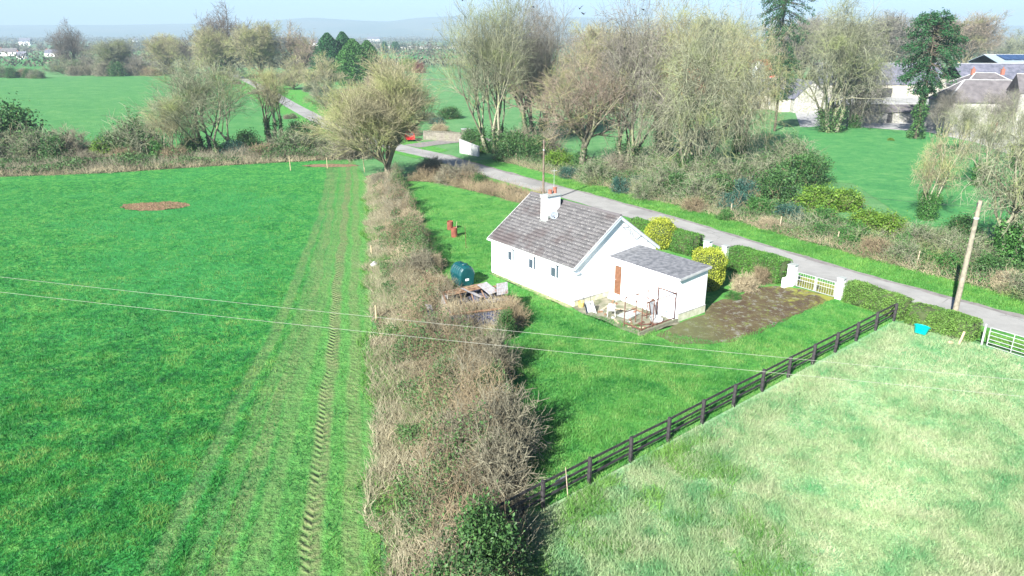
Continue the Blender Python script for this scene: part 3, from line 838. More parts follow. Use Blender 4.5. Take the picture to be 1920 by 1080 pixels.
def monkey_meshes(seed, H, R):
    r = np.random.default_rng(seed)
    tp, tr = grow(np.array([[0, 0, -.2]]), np.array([[.0, 0, 1.]]), np.array([H * .98]), np.array([.42]), np.array([.10]), 8, .02, .02, r)
    V, F = tube_geo(tp, tr, 8); trunk = npmesh('pine_trunk', V, F, M['bark_dark'], np.full(len(V), .4), smooth=True)
    nb = 190; t = .42 + .57 * r.random(nb) ** .8; az = r.random(nb) * 2 * np.pi
    P = np.stack([np.zeros(nb), np.zeros(nb), t * H], 1)
    L = R * np.interp(t, [.4, .52, .62, .8, .93, 1], [.35, .72, .95, 1, .75, .35]) * (.75 + .35 * r.random(nb))
    D = np.stack([np.cos(az), np.sin(az), .35 - .5 * r.random(nb) + (t - .8) * 1.5], 1)
    bp, br = grow(P, D, L, np.full(nb, .07), np.full(nb, .03), 6, .07, -.10, r)
    bV, bF = tube_geo(bp, br, 4); T = np.full(len(bV), .4)
    n = 15000; b = r.integers(0, nb, n); tt = (.25 + .75 * r.random(n) ** .6) * 5.99; i = np.clip(tt.astype(int), 0, 5); f = (tt - i)[:, None]
    Q = bp[b, i] * (1 - f) + bp[b, i + 1] * f + r.normal(size=(n, 3)) * .22
    cV, cF, cT = cards(Q, .38, r, aspect=.35)
    cT = cT * .5 + np.repeat(r.random(nb)[b], 4) * .5
    iv = []
    Z = r.random(2600) * H * .42
    rad = .55 + .55 * (1 - Z / (H * .42)) + .3 * np.sin(Z * 1.7)
    a2 = r.random(2600) * 2 * np.pi
    IV, IF, IT = cards(np.stack([rad * np.cos(a2), rad * np.sin(a2), Z + .1], 1) + r.normal(size=(2600, 3)) * .15, .3, r)
    return {'trunk': trunk, 'branches': npmesh('pine_branches', bV, bF, M['bark_dark'], T), 'crown': npmesh('pine_crown', cV, cF, M['monkey'], cT), 'ivy': npmesh('pine_ivy', IV, IF, M['ivy'], IT)}

# shrubs
def shrub_meshes(name, seed, W, H, stems=46, kk=(6, 5), stem_mat='stem_grey', leaf_mat=None, leaves=0, leaf=.12, dome=1.0, twr=.012, core=.0, droop=.03, outer=.55, L0=.95):
    r = np.random.default_rng(seed)
    az = r.random(stems) * 2 * np.pi; a = np.radians(75 * r.random(stems) ** .8)
    P = np.stack([np.cos(az), np.sin(az), np.zeros(stems)], 1) * W * .16 * r.random((stems, 1)); P[:, 2] = -.05
    D = np.stack([np.sin(a) * np.cos(az), np.sin(a) * np.sin(az), np.cos(a)], 1)
    L = L0 / np.sqrt((np.sin(a) / (W / 2)) ** 2 + (np.cos(a) / H) ** 2) * (.75 + .3 * r.random(stems))
    p, q = grow(P, D, L, np.full(stems, .03), np.full(stems, .012), 4, .12, -droop, r)
    parts = []; lv = [(p, q)]
    cur, cr = p, q
    for j, k in enumerate(kk):
        P, D, R, t, _ = spawn(cur, cr, k, .25, 1, 20, 75, r=r)
        Lc = (W + H) * .5 * (.24, .15, .1)[j] * (.5 + r.random(len(P)))
        cur, cr = grow(P, D, Lc, np.full(len(P), twr), np.full(len(P), twr * .6), 2 if j == 0 else 1, .2, 0., r)
        lv.append((cur, cr))
    for i, (p, q) in enumerate(lv):
        V, F = tube_geo(p, q, 4 if i == 0 else 3); parts.append((V, F, np.repeat(r.random(len(p)), p.shape[1] * (4 if i == 0 else 3))))
    V, F, T = merge(parts); V[:, 2] = np.maximum(V[:, 2], -.05)
    out = {'stems': npmesh(name + '_stems', V, F, M[stem_mat], T)}
    if leaves:
        nc = max(14, leaves // 90)
        d = norm(r.normal(size=(nc, 3))); d[:, 2] = np.abs(d[:, 2]); rr = (outer + (1 - outer) * r.random(nc))[:, None]
        C = d * rr * np.array([W / 2, W / 2, H]) * .92
        k = r.integers(0, nc, leaves); Q = C[k] + r.normal(size=(leaves, 3)) * min(W, H) * .11
        Q[:, 2] = np.abs(Q[:, 2])
        V, F, T = cards(Q, leaf, r); T = T * .55 + .45 * np.repeat(r.random(nc)[k], 4)
        out['foliage'] = npmesh(name + '_foliage', V, F, M[leaf_mat], T)
    return out

# ================================================================== THE COTTAGE
HX, HY, HR_ = 4.11, 43.77, math.radians(38)
def HW(x, y):
    c, s = math.cos(HR_), math.sin(HR_); return HX + x * c - y * s, HY + x * s + y * c
def wall_cells(mb, axis, off, th, u0, u1, z0, z1, opens):
    """wall slab with openings; axis 'x' = plane of constant x (runs along y), 'y' = plane of constant y"""
    us = sorted({u0, u1, *[o[0] for o in opens], *[o[1] for o in opens]}); zs = sorted({z0, z1, *[o[2] for o in opens], *[o[3] for o in opens]})
    for a, b in zip(us[:-1], us[1:]):
        run = None
        for c, d in zip(zs[:-1], zs[1:]):
            mu, mz = (a + b) / 2, (c + d) / 2
            if any(o[0] < mu < o[1] and o[2] < mz < o[3] for o in opens): continue
            if axis == 'x': mb.box((off + th / 2, mu, mz), (th, b - a, d - c))
            else: mb.box((mu, off + th / 2, mz), (b - a, th, d - c))
house = thing('cottage', 'white single storey cottage with grey tiled gable roof and flat roofed extension', 'house', (HX, HY, 0.0), HR_)
WINS = [(6.42, 7.22), (3.98, 4.82), (1.56, 2.44)]
EAVE, K = 2.80, 2.72 / 3.95
mb = MB()
wall_cells(mb, 'x', 0, .28, 0, 9.2, 0, EAVE, [(a, b, 1.50, 2.55) for a, b in WINS])
mb.box((7.9 - .14, 4.6, EAVE / 2), (.28, 9.2, EAVE))
for y0 in (.003, 9.197 - .28):
    mb.prism([(.28, 0), (7.62, 0), (7.62, EAVE), (3.95, EAVE + K * 3.95 - .10), (.28, EAVE)], lambda p: (p[0], y0, p[1]), lambda p: (p[0], y0 + .28, p[1]))
mb.prism([(.0, EAVE), (7.9, EAVE), (3.95, EAVE + K * 3.95 - .07)], lambda p: (p[0], 0, p[1] - .002), lambda p: (p[0], .27, p[1] - .002))
mb.obj('wall', M['white'], house)
mb = MB(); mb.box((3.95 - .3, -.03, .22), (7.3, .07, .44)); mb.obj('plinth', M['plinth'], house)
mb = MB(); mb.box((1.6, -.045, .47), (3.35, .10, .06)); mb.obj('plinth_ledge', M['ledge'], house)
for i, (a, b) in enumerate(WINS):
    w = MB(); z0, z1 = 1.50, 2.55; zc = (z0 + z1) / 2; m = (a + b) / 2
    for yy, ww in ((a + .02, .04), (b - .02, .04), (m - .12, .045)):
        w.box((.035, yy, zc), (.07, ww, z1 - z0))
    w.box((.037, m, z1 - .03), (.07, b - a - .02, .06)); w.box((.037, m, z0 + .03), (.07, b - a - .02, .06))
    w.box((.039, (m - .12 + b) / 2, z0 + .74), (.07, (b - m + .1), .04)); w.box((.041, (m - .12 + b) / 2, z0 + .88), (.05, b - m + .06, .22))
    fr = w.obj('window', M['upvc'], house)
    w = MB(); w.box((.055, m, zc), (.02, b - a - .04, z1 - z0 - .04)); w.obj('pane', M['glass'], fr)
    w = MB(); w.box((-.02, m, z0 - .03), (.12, b - a + .12, .05), bev=.01); w.obj('sill', M['upvc'], fr)
# roof
def roof_pt(x, y, dz=0.0):
    xx = x if x <= 3.95 else 7.9 - x
    return (x, y, EAVE + .02 + K * xx + dz)
OV, VG = .22, .14
rf = MB()
for sgn in (0, 1):
    f = (lambda x: x) if sgn == 0 else (lambda x: 7.9 - x)
    pr = [(-OV, -.0), (3.95, 0), (3.95, .10), (-OV, .10)]
    rf.prism(pr, lambda p: (f(p[0]), -VG, EAVE + .0 + K * p[0] + p[1]), lambda p: (f(p[0]), 9.2 + VG, EAVE + .0 + K * p[0] + p[1]))
roof = rf.obj('roof', M['slab'], house)
def tiles():
    r = np.random.default_rng(3); Vs, Fs, T = [], [], []
    bx = np.array([[x, y, z] for x in (0, 1) for y in (0, 1) for z in (0, 1)], float)
    Fb = np.array([[0, 1, 3, 2], [4, 6, 7, 5], [0, 4, 5, 1], [2, 3, 7, 6], [0, 2, 6, 4], [1, 5, 7, 3]])
    sl = math.hypot(1, K); th = math.atan(K); L = (3.95 + OV) * sl
    nr, nc = 17, 32; ex = L / nr; tw = (9.2 + 2 * VG) / nc; n = 0
    for side in (0, 1):
        for i in range(nr):
            for j in range(nc):
                u0 = i * ex; off = (tw / 2 if i % 2 else 0)
                t = r.random()
                for (a, b, w, h, zz) in ((0, 0, .985, .024, 0), (.60, 0, .24, .055, .0), (.10, 0, .24, .055, .0)):
                    q = bx.copy()
                    s_ = u0 + q[:, 0] * (ex + .03); yy = -VG + (j + a) * tw + q[:, 1] * tw * w
                    lift = .010 + (1 - q[:, 0]) * .009 + q[:, 2] * h + zz + .004 * r.random()
                    x = -OV + s_ * math.cos(th) - lift * math.sin(th); z = EAVE + .10 - K * OV + s_ * math.sin(th) + lift * math.cos(th)
                    x = np.minimum(x, 3.97)
                    if side: x = 7.9 - x
                    Vs.append(np.stack([x, yy, z], 1)); Fs.append(Fb + n); n += 8; T += [t] * 8
    return npmesh('roof_tiles', np.concatenate(Vs), np.concatenate(Fs), M['tile'], T)
o = link('roof_tiles', tiles(), house); o['kind'] = 'stuff'
rt = MB(); rt.bar((3.95, 0, 0), (3.95, .44, 0), .12, sides=10)
rm = rt.mesh('ridge_tile', M['slatebrown'])
for k in range(21):
    c = link('ridge_tile', rm, house, (0, -VG + k * .452, EAVE + K * 3.95 + .13))
for x0, x1, s_ in ((-OV, 3.95, 1), (8.12, 3.95, -1)):
    for yy in (-VG - .02, 9.2 + VG + .02):
        b = MB(); b.beam((x0, yy, EAVE - .02 - K * OV + .03), (x1, yy, EAVE + K * 3.95 + .01), .035, .19); b.obj('bargeboard', M['fascia'] if yy < 0 else M['upvc'], house)
        b = MB(); b.beam((x0, yy + (.03 if yy < 0 else -.03), EAVE + .115 - K * OV), (x1, yy + (.03 if yy < 0 else -.03), EAVE + K * 3.95 + .115), .13, .05); b.obj('verge_capping', M['ledge'], house)
g = MB(); g.bar((-OV - .04, -VG, EAVE - .13), (-OV - .04, 9.2 + VG, EAVE - .13), .06, sides=8); g.obj('gutter', M['upvc'], house)
g = MB(); g.bar((-.05, .06, .05), (-.05, .06, EAVE - .3), .035); g.bar((-.05, .06, EAVE - .3), (-OV - .03, .06, EAVE - .14), .035); g.obj('downpipe', M['upvc'], house)
g = MB(); g.box((.22, -.07, 2.33), (.34, .06, .14)); g.obj('meter_box', M['fascia'], house)
# chimney
ch = MB(); ch.box((2.82, 5.74, 4.95), (1.24, .70, 2.5)); ch.obj('chimney', M['white'], house)
chim = [o for o in house.children if o.name.startswith('chimney')][0]
c = MB(); c.box((2.82, 5.74, 6.245), (1.40, .86, .09), bev=.02); c.box((2.82, 5.74, 6.31), (1.05, .58, .06), bev=.02); c.obj('cap_slab', M['slab'], chim)
c = MB(); c.box((2.82, 5.74, 6.12), (1.262, .722, .08)); c.obj('band', M['white'], chim)
for dx, hh, tl in ((-.02, .28, .0), (.42, .42, 0)):
    c = MB(); c.lathe([(.0, 0), (.15, 0), (.13, hh * .8), (.16, hh * .82), (.16, hh), (.10, hh), (.09, .04), (0, .04)], 14, (2.78 + dx, 5.74, 6.34)); c.obj('chimney_pot', M['terracotta'], chim, smooth=False)
c = MB(); c.bar((3.1, 5.74, 6.2), (3.1, 5.74, 8.1), .014, sides=5); c.bar((2.85, 5.74, 7.95), (3.35, 5.74, 7.95), .01, sides=4)
for q in range(5): c.bar((2.88 + q * .11, 5.58, 7.95), (2.88 + q * .11, 5.9, 7.95), .006, sides=4)
c.obj('aerial', M['metal'], chim)
c = MB(); c.box((2.82, 5.33, 4.75), (1.30, .10, .16)); c.box((2.15, 5.74, 4.38), (.12, .74, .12)); c.obj('flashing', M['slab'], chim)
# dish on the chimney
dz = thing('satellite_dish', 'small grey satellite dish fixed low on the white chimney', 'satellite dish', (*HW(2.55, 5.02), 4.92), 0)
c = MB(); prof = [(0.0, 0), (.12, .012), (.22, .04), (.31, .085)]
c.lathe(prof + [(.315, .08), (.22, .03), (.12, .0), (.0, -.012)], 22)
dm = c.mesh('reflector', M['dish'], True); d_ = link('reflector', dm, dz); dir_ = Vector((-.30, -.95, .42)).normalized(); d_.rotation_euler = dir_.to_track_quat('Z', 'Y').to_euler()
c = MB(); c.bar((0, 0, 0), tuple(dir_ * .34 + Vector((0, 0, -.16))), .012, sides=5); tip = dir_ * .36 + Vector((0, 0, -.15)); c.box(tuple(tip), (.06, .1, .06)); c.obj('feed_arm', M['dark'], dz)
c = MB(); c.bar(tuple(-dir_ * .02), (.12, .26, -.12), .018, sides=6); c.bar((.12, .26, -.12), (.14, .42, -.12), .018, sides=6); c.obj('wall_bracket', M['dark'], dz)
# cables on the gable
def wob_cable(pts, rad, name, mat, parent):
    P = np.array(pts, float); n = (len(P) - 1) * 8 + 1; s = np.linspace(0, len(P) - 1, n)
    Q = np.stack([np.interp(s, np.arange(len(P)), P[:, k]) for k in range(3)], 1)
    for _ in range(6): Q[1:-1] = (Q[:-2] + 2 * Q[1:-1] + Q[2:]) / 4
    V, F = tube_geo(Q[None], np.full((1, n), rad), 5)
    return link(name, npmesh(name, V, F, mat, smooth=True), parent)
wob_cable([(4.1, -.03, 5.0), (4.4, -.05, 4.75), (4.8, -.06, 4.8), (5.2, -.04, 4.35), (5.35, -.05, 4.0), (5.6, -.07, 3.75), (6.1, -.05, 3.9), (6.6, -.04, 3.85), (6.85, -.04, 3.6), (6.9, -.04, 3.3)], .016, 'cable', M['cable'], house)
wob_cable([(4.1, -.03, 5.0), (4.5, -.05, 4.6), (4.9, -.06, 4.62), (5.1, -.05, 4.1), (5.5, -.04, 3.72)], .013, 'cable', M['cable'], house)
wob_cable([(3.2, -.05, 1.6), (3.0, -.07, 1.2), (2.7, -.06, 1.05), (2.4, -.05, 1.0)], .014, 'cable', M['cable'], house)
# extension
X0, X1, Y0 = 3.3, 6.0, -6.0
mb = MB()
wall_cells(mb, 'x', X0, .22, Y0 + .22, -.002, 0, 2.86, [(-1.08, -.36, .32, 2.42), (-5.75, -5.03, .12, 2.20)])
wall_cells(mb, 'y', Y0, .22, X0, X1, 0, 2.86, [])
wall_cells(mb, 'x', X1 - .22, .22, Y0 + .22, -.002, 0, 3.08, [])
mb.prism([(X0, 2.86), (X1, 2.86), (X1, 3.08)], lambda p: (p[0], Y0 + .001, p[1]), lambda p: (p[0], Y0 + .22, p[1]))
ext = mb.obj('extension_wall', M['white'], house)
KL = .22 / 2.7
mb = MB(); mb.prism([(X0 - .22, 2.87 - KL * .22), (X1 + .14, 2.87 + KL * 2.84), (X1 + .14, 2.99 + KL * 2.84), (X0 - .22, 2.99 - KL * .22)], lambda p: (p[0], Y0 - .14, p[1]), lambda p: (p[0], -.004, p[1]))
er = mb.obj('extension_roof', M['felt'], house)
mb = MB(); mb.box((X0 - .235, (Y0 - .14) / 2, 2.90), (.03, -Y0 + .17, .13)); mb.obj('fascia_board', M['upvc'], er)
mb = MB(); mb.beam((X0 - .24, Y0 - .155, 2.90), (X1 + .15, Y0 - .155, 2.90 + KL * 2.9), .03, .15); mb.obj('fascia_board', M['ledge'], er)
mb = MB(); mb.box(((X0 + X1) / 2, Y0 - .02, .27), (X1 - X0 + .04, .05, .58)); mb.obj('plinth', M['plinth'], house)
mb = MB(); mb.box(((X0 + X1) / 2, Y0 - .03, .585), (X1 - X0 + .06, .07, .04)); mb.obj('plinth_ledge', M['ledge'], house)
mb = MB(); mb.box((X0 + .17, -.72, 1.37), (.05, .72, 2.08)); dr = mb.obj('door', M['brown'], house); dr['label'] = 'brown timber back door'
for zc, hh in ((.95, .75), (1.95, .75)):
    mb = MB(); mb.box((X0 + .14, -.72, zc), (.02, .5, hh), bev=.008); mb.obj('door_panel', M['brown'], dr)
mb = MB(); mb.bar((X0 + .08, -.46, 1.35), (X0 + .14, -.46, 1.35), .022); mb.obj('handle', M['metal'], dr)
mb = MB(); mb.box((X0 + .16, -5.39, 1.16), (.05, .72, 2.08)); dr = mb.obj('door', M['palebluedoor'], house); dr['label'] = 'pale blue shed door'
for k in range(6):
    mb = MB(); mb.box((X0 + .13, -5.69 + k * .12, 1.16), (.014, .105, 2.0)); mb.obj('board', M['palebluedoor'], dr)
mb = MB(); mb.bar((X0 - .05, -2.6, .4), (X0 - .05, -2.6, 2.8), .04); mb.obj('downpipe', M['upvc'], house)
mb = MB(); mb.box((X0 - .2, -.72, .1), (.5, .9, .2), bev=.01); mb.obj('doorstep', M['slab'], house)

# patio
loc2 = lambda pts: [HW(*p) for p in pts]
sheet('patio', rough(loc2([(-.25, 0), (-.45, -1.4), (-.2, -3.0), (-.35, -4.6), (-.2, -6.15), (3.32, -6.15), (3.32, 0)]), .06), 0.065, M['patio'])
sheet('wall_foot_path', rough(loc2([(.05, 9.2), (-.35, 9.2), (-.35, 6.0), (-.5, 3.0), (-.4, 0), (.05, 0)]), .07), 0.056, basic('wall_foot_gravel', (.12, .17, .07), (.27, .25, .15), 3, .95))
lw = thing('low_block_wall', 'low grey block wall along the edge of the littered patio', 'wall', (*HW(0, 0), 0), HR_)
bm_ = MB(); bm_.box((0, 0, 0), (.43, .14, .21), bev=.01); blk = bm_.mesh('block', M['patio'])
for k in range(8): link('block', blk, lw, (-.05 + k * .445, -6.0, .165 + (.01 if k % 2 else 0)))

# rusty frame
fr = thing('steel_frame', 'rusty open steel framework standing on the patio by the extension', 'frame', (*HW(0, 0), 0), HR_)
def fbar(n, a, b, r_=.022, mat='rust'):
    c = MB(); c.beam(a, b, r_ * 2, r_ * 2, (0, 0, 1) if abs(a[2] - b[2]) < .5 else (1, 0, 0)); c.obj(n, M[mat], fr)
cx0, cx1, cy0, cy1, ct = .12, 3.15, -5.86, -4.45, 1.95
for x, y in ((cx0, cy1), (cx0, cy0), (1.15, cy0), (1.15, cy1), (2.2, cy1), (cx1, cy0), (cx1, cy1)): fbar('post', (x, y, .05), (x, y, ct if (x, y) != (cx1, cy0) else ct + .1))
for a, b in (((cx0, cy0), (cx1, cy0)), ((cx0, cy1), (cx1, cy1)), ((cx0, cy0), (cx0, cy1)), ((1.15, cy0), (1.15, cy1)), ((cx1, cy0), (cx1, cy1))):
    fbar('top_rail', (*a, ct), (*b, ct)); 
for a, b in (((cx0, cy0), (cx1, cy0)), ((cx0, cy0), (cx0, cy1)), ((1.9, cy1), (cx1, cy1))): fbar('bottom_rail', (*a, .3), (*b, .3), .03)
fbar('mid_rail', (cx0, cy1, 1.0), (1.15, cy1, 1.0)); fbar('mid_rail', (2.2, cy1, 1.1), (cx1, cy1, .9))
# clutter inside and around
def HT(n, l, c, x, y, z=.066, rz=0, group=None): return thing(n, l, c, (*HW(x, y), z), HR_ + rz, group)
t = HT('garden_chair', 'white plastic garden chair on the cluttered patio edge', 'chair', .72, -2.75, rz=2.4)
c = MB(); c.box((0, 0, .42), (.46, .44, .035), bev=.01); c.obj('seat', M['plastic'], t)
R = Matrix.Rotation(math.radians(-12), 3, 'X')
for k in range(5):
    c = MB(); c.box((-.17 + k * .085, .24, .66), (.06, .025, .46), R); c.obj('back_slat', M['plastic'], t)
c = MB(); c.box((0, .29, .90), (.46, .035, .08), R, .01); c.obj('backrest', M['plastic'], t)
for s in (-1, 1):
    c = MB(); c.beam((s * .25, -.2, .64), (s * .25, .26, .66), .06, .03); c.obj('arm', M['plastic'], t)
    for yy in (-.19, .22):
        c = MB(); c.bar((s * .26, yy * 1.15, 0), (s * .22, yy, .64 if yy < 0 else .44), .025, .022, 6); c.obj('leg', M['plastic'], t)
t = HT('wheelbarrow', 'tipped grey wheelbarrow lying beside the cottage corner', 'wheelbarrow', .15, -1.15, .10, rz=-1.9)
R = Matrix.Rotation(math.radians(50), 4, 'Y')
c = MB(); c.poly([(-.45, -.32, .5), (.55, -.36, .5), (.55, .36, .5), (-.45, .32, .5), (-.25, -.2, .22), (.3, -.22, .22), (.3, .22, .22), (-.25, .2, .22)],
                 [(0, 1, 5, 4), (1, 2, 6, 5), (2, 3, 7, 6), (3, 0, 4, 7), (4, 5, 6, 7)]); m_ = c.mesh('tray', M['metal']); m_.transform(R); link('tray', m_, t)
for s in (-1, 1):
    c = MB(); c.bar((-.95, s * .28, .5), (.55, s * .1, .12), .018, sides=6); m_ = c.mesh('shaft', M['dark']); m_.transform(R); link('shaft', m_, t)
c = MB(); c.lathe([(0, -.04), (.17, -.04), (.2, -.02), (.2, .02), (.17, .04), (0, .04)], 16); m_ = c.mesh('wheel', M['tyre']); m_.transform(R @ Matrix.Translation((.62, 0, .14)) @ Matrix.Rotation(math.pi / 2, 4, 'X')); link('wheel', m_, t)
def bucket(n, l, cat, x, y, mat, r0=.14, r1=.18, h=.3, tilt=0):
    t = HT(n, l, cat, x, y, .066 + (r0 * .7 if tilt else 0), rz=random.random() * 3)
    c = MB(); c.lathe([(0, 0), (r0, 0), (r1, h), (r1 + .015, h), (r1 + .015, h - .02), (r1 - .012, h - .02), (r0 - .01, .015), (0, .015)], 18)
    m_ = c.mesh('tub_body', M[mat]); m_.transform(Matrix.Rotation(tilt, 4, 'X')); link('tub_body', m_, t)
    c = MB(); 
    for k in range(8):
        a, b = math.pi * k / 8, math.pi * (k + 1) / 8
        c.bar((r1 * math.cos(a), .0 + .02, h + r1 * .7 * math.sin(a)), (r1 * math.cos(b), .02, h + r1 * .7 * math.sin(b)), .006, sides=4)
    m_ = c.mesh('handle', M['metal']); m_.transform(Matrix.Rotation(tilt, 4, 'X')); link('handle', m_, t)
bucket('bucket', 'faded yellow tub against the cottage plinth', 'bucket', .35, -.35, 'yellow', .17, .22, .34)
bucket('bucket', 'white bucket lying on its side next to the tipped wheelbarrow', 'bucket', .55, -1.0, 'plastic', tilt=1.3)
t = HT('plastic_basin', 'white basin lying among rubbish inside the rusty frame', 'basin', 2.1, -5.2)
c = MB(); c.lathe([(0, 0), (.28, 0), (.36, .2), (.39, .2), (.39, .18), (.35, .17), (.27, .02), (0, .02)], 20, sx=1.2); m_ = c.mesh('basin_bowl', M['plastic']); m_.transform(Matrix.Rotation(.35, 4, 'X') @ Matrix.Translation((0, 0, .12))); link('basin_bowl', m_, t)
t = HT('propped_panel', 'brown framed panel leaning upright inside the rusty frame', 'panel', 2.55, -4.75, rz=.25)
R = Matrix.Rotation(-.22, 4, 'X')
for nm, mt, bx in (('panel_sheet', 'ledge', ((0, 0, .6), (.62, .02, 1.1))), ('panel_frame', 'rust', ((-.33, 0, .6), (.06, .05, 1.2))), ('panel_frame', 'rust', ((.33, 0, .6), (.06, .05, 1.2))), ('panel_frame', 'rust', ((0, 0, 1.18), (.6, .05, .06)))):
    c = MB(); c.box(*bx); m_ = c.mesh(nm, M[mt]); m_.transform(R); link(nm, m_, t)
rr = random.Random(4)
def plank(l, x, y, L, rz, mat='rotten', w=.14, z=.09, g=None):
    t = HT('loose_plank', l, 'plank', x, y, z, rz, g); c = MB(); c.box((0, 0, 0), (L, w, .035), Matrix.Rotation(rr.uniform(-.05, .05), 3, 'Y'), .004); c.obj('board', M[mat], t)
PG = 'loose boards strewn on the patio'
PL = iter(['long silvered board lying on the patio in front of the brown door', 'short rotten board against the extension wall near the brown door', 'rotten board crossing the edge of the rusty frame, behind it', 'silvered board inside the outer corner of the rusty frame', 'rusty bar lying across the middle of the rusty frame', 'short rusty bar near the outer posts of the rusty frame', 'rotten board lying against the extension wall behind the rusty frame', 'short silvered board on the lawn edge of the patio', 'silvered board in the middle of the patio beside the grey sheet'])
for x, y, L, a, mt in ((1.5, -1.5, 1.6, .3, 'oldwood'), (2.4, -1.2, 1.1, .6, 'rotten'), (1.0, -4.2, 1.5, .9, 'rotten'), (.6, -5.2, 1.3, 2.2, 'oldwood'), (1.6, -5.3, 1.7, 2.7, 'rust'), (.7, -4.9, 1.2, .2, 'rust'), (2.7, -3.4, 1.4, 1.5, 'rotten'), (.3, -3.6, .9, 1.1, 'oldwood'), (1.9, -2.3, 1.0, 2.0, 'oldwood')):
    plank(next(PL), x, y, L, a, mt, z=.09 + .03 * rr.random(), g=PG)
t = HT('fallen_sheet', 'flat grey sheet lying in the middle of the patio', 'board', 1.75, -3.35, .11, .15); c = MB(); c.box((0, 0, 0), (1.5, .9, .03)); c.obj('sheet_board', M['slab'], t)
RGp = 'broken pieces on the patio'
for k in range(16):
    x, y = rr.uniform(0, 2.9), rr.choice([rr.uniform(-5.8, -4.2), rr.uniform(-4.2, -1.3)])
    t = HT('rubble_piece', 'small broken lump ' + ('inside the rusty frame' if y < -4.45 else 'between the white chair and the rusty frame' if y < -3 else 'on the patio in front of the brown door'), 'rubble', x, y, .10, rr.random() * 3, RGp)
    c = MB(); c.box((0, 0, 0), (rr.uniform(.12, .34), rr.uniform(.1, .22), rr.uniform(.06, .16)), Matrix.Rotation(rr.uniform(-.4, .4), 3, 'X'), .02)
    c.obj('lump', M[rr.choice(['ledge', 'plastic', 'rust', 'terracotta', 'patio', 'rotten'])], t)

# ------------------------------------------------------------------ oil tank
tx, ty = G(866, 541)
ot = thing('oil_tank', 'dark green ribbed plastic oil tank standing on the lawn behind the cottage', 'oil tank', (tx + .0, ty + .85, .05), math.radians(-58))
ot.scale = (.92, 1.08, 1.14)
def tank_body(scale=1.0):
    bm = bmesh.new(); rings = []
    prof = [(.40, 0), (.50, .10), (.56, .45), (.60, .74), (.62, .80), (.60, .88), (.50, 1.12), (.34, 1.28), (.16, 1.36)]
    full = prof + [(-a, b) for a, b in prof[::-1]]
    L = .88
    xs = [(-L, .72), (-L + .06, .88)]
    for k in range(6):
        c = -L + .18 + k * .30
        xs += [(c, .985), (c + .06, 1.0), (c + .18, 1.0), (c + .24, .955)]
    xs = [q for q in xs if q[0] < L - .1] + [(L - .10, .93), (L - .02, .86), (L, .74)]
    for x, s in xs: rings.append([bm.verts.new((x, a * s, b * (s * .5 + .5))) for a, b in full])
    n = len(full)
    for A, B in zip(rings[:-1], rings[1:]):
        for k in range(n): bm.faces.new((A[k], A[(k + 1) % n], B[(k + 1) % n], B[k]))
    bm.faces.new(rings[0]); bm.faces.new(rings[-1][::-1]); bmesh.ops.recalc_face_normals(bm, faces=bm.faces)
    me = bpy.data.meshes.new('tank_body'); bm.to_mesh(me); bm.free(); me.materials.append(M['tank']); return me
link('tank_body', tank_body(), ot)
c = MB(); c.lathe([(0, 1.33), (.20, 1.33), (.22, 1.40), (.20, 1.43), (0, 1.45)], 18, (.35, 0, 0)); c.obj('lid', M['tank'], ot)
c = MB(); c.lathe([(0, 1.34), (.09, 1.34), (.09, 1.43), (0, 1.43)], 12, (-.3, 0, 0)); c.obj('filler_cap', M['tank'], ot)
c = MB(); c.box((.80, -.10, 1.02), (.02, .24, .20), Matrix.Rotation(math.radians(-20), 3, 'Y')); c.obj('sticker', M['sticker'], ot)
c = MB(); c.box((.885, -.05, .5), (.02, .26, .14)); c.obj('sticker', M['sticker'], ot)
c = MB(); 
for yy in (-.35, 0, .35): c.box((0, yy, -.02), (1.7, .2, .12))
c.obj('base_blocks', M['slab'], ot)

# drums
def drum(uv, lab, h=.86, fill=True, tilt=0):
    x, y = G(*uv); t = thing('oil_drum', lab, 'barrel', (x, y, .05), rr.random() * 3)
    t.rotation_euler = (tilt, tilt * .5, 0)
    p = [(0, 0), (.285, 0), (.29, .02), (.28, .27), (.295, .29), (.28, .31), (.28, .57), (.295, .59), (.28, .61), (.285, h), (.27, h), (.265, h - .12), (.26, .1), (0, .1)]
    c = MB(); c.lathe(p, 22); c.obj('shell', M['rustred'], t)
    c = MB(); c.lathe([(0, h - .2), (.262, h - .2), (.262, h - .22), (0, h - .22)], 16); c.obj('ash_fill', M['rotten'], t)
    return t
drum((844, 431), 'rusty red open drum farther from the cottage, without a stick', .8, tilt=.05)
drum((852, 445), 'rusty red open drum with a stick poking out of it', .86)
x, y = G(852, 445)
t = thing('wooden_stick', 'pale stick standing up out of the nearer rusty drum', 'stick', (x + .15, y + .05, .6), 0); c = MB(); c.bar((0, 0, -.1), (.10, .05, .85), .025, .02, 6); c.obj('shaft', M['oldwood'], t)
x, y = G(874, 466)
t = thing('thin_post', 'thin rusty post standing alone on the lawn near the drums', 'post', (x, y, 0), 0); c = MB(); c.bar((0, 0, 0), (-.06, 0, 1.95), .022, .016, 6); c.obj('shaft', M['rust'], t); c = MB(); c.bar((-.06, 0, 1.95), (-.06, .12, 2.0), .01, sides=4); c.obj('hook', M['rust'], t)

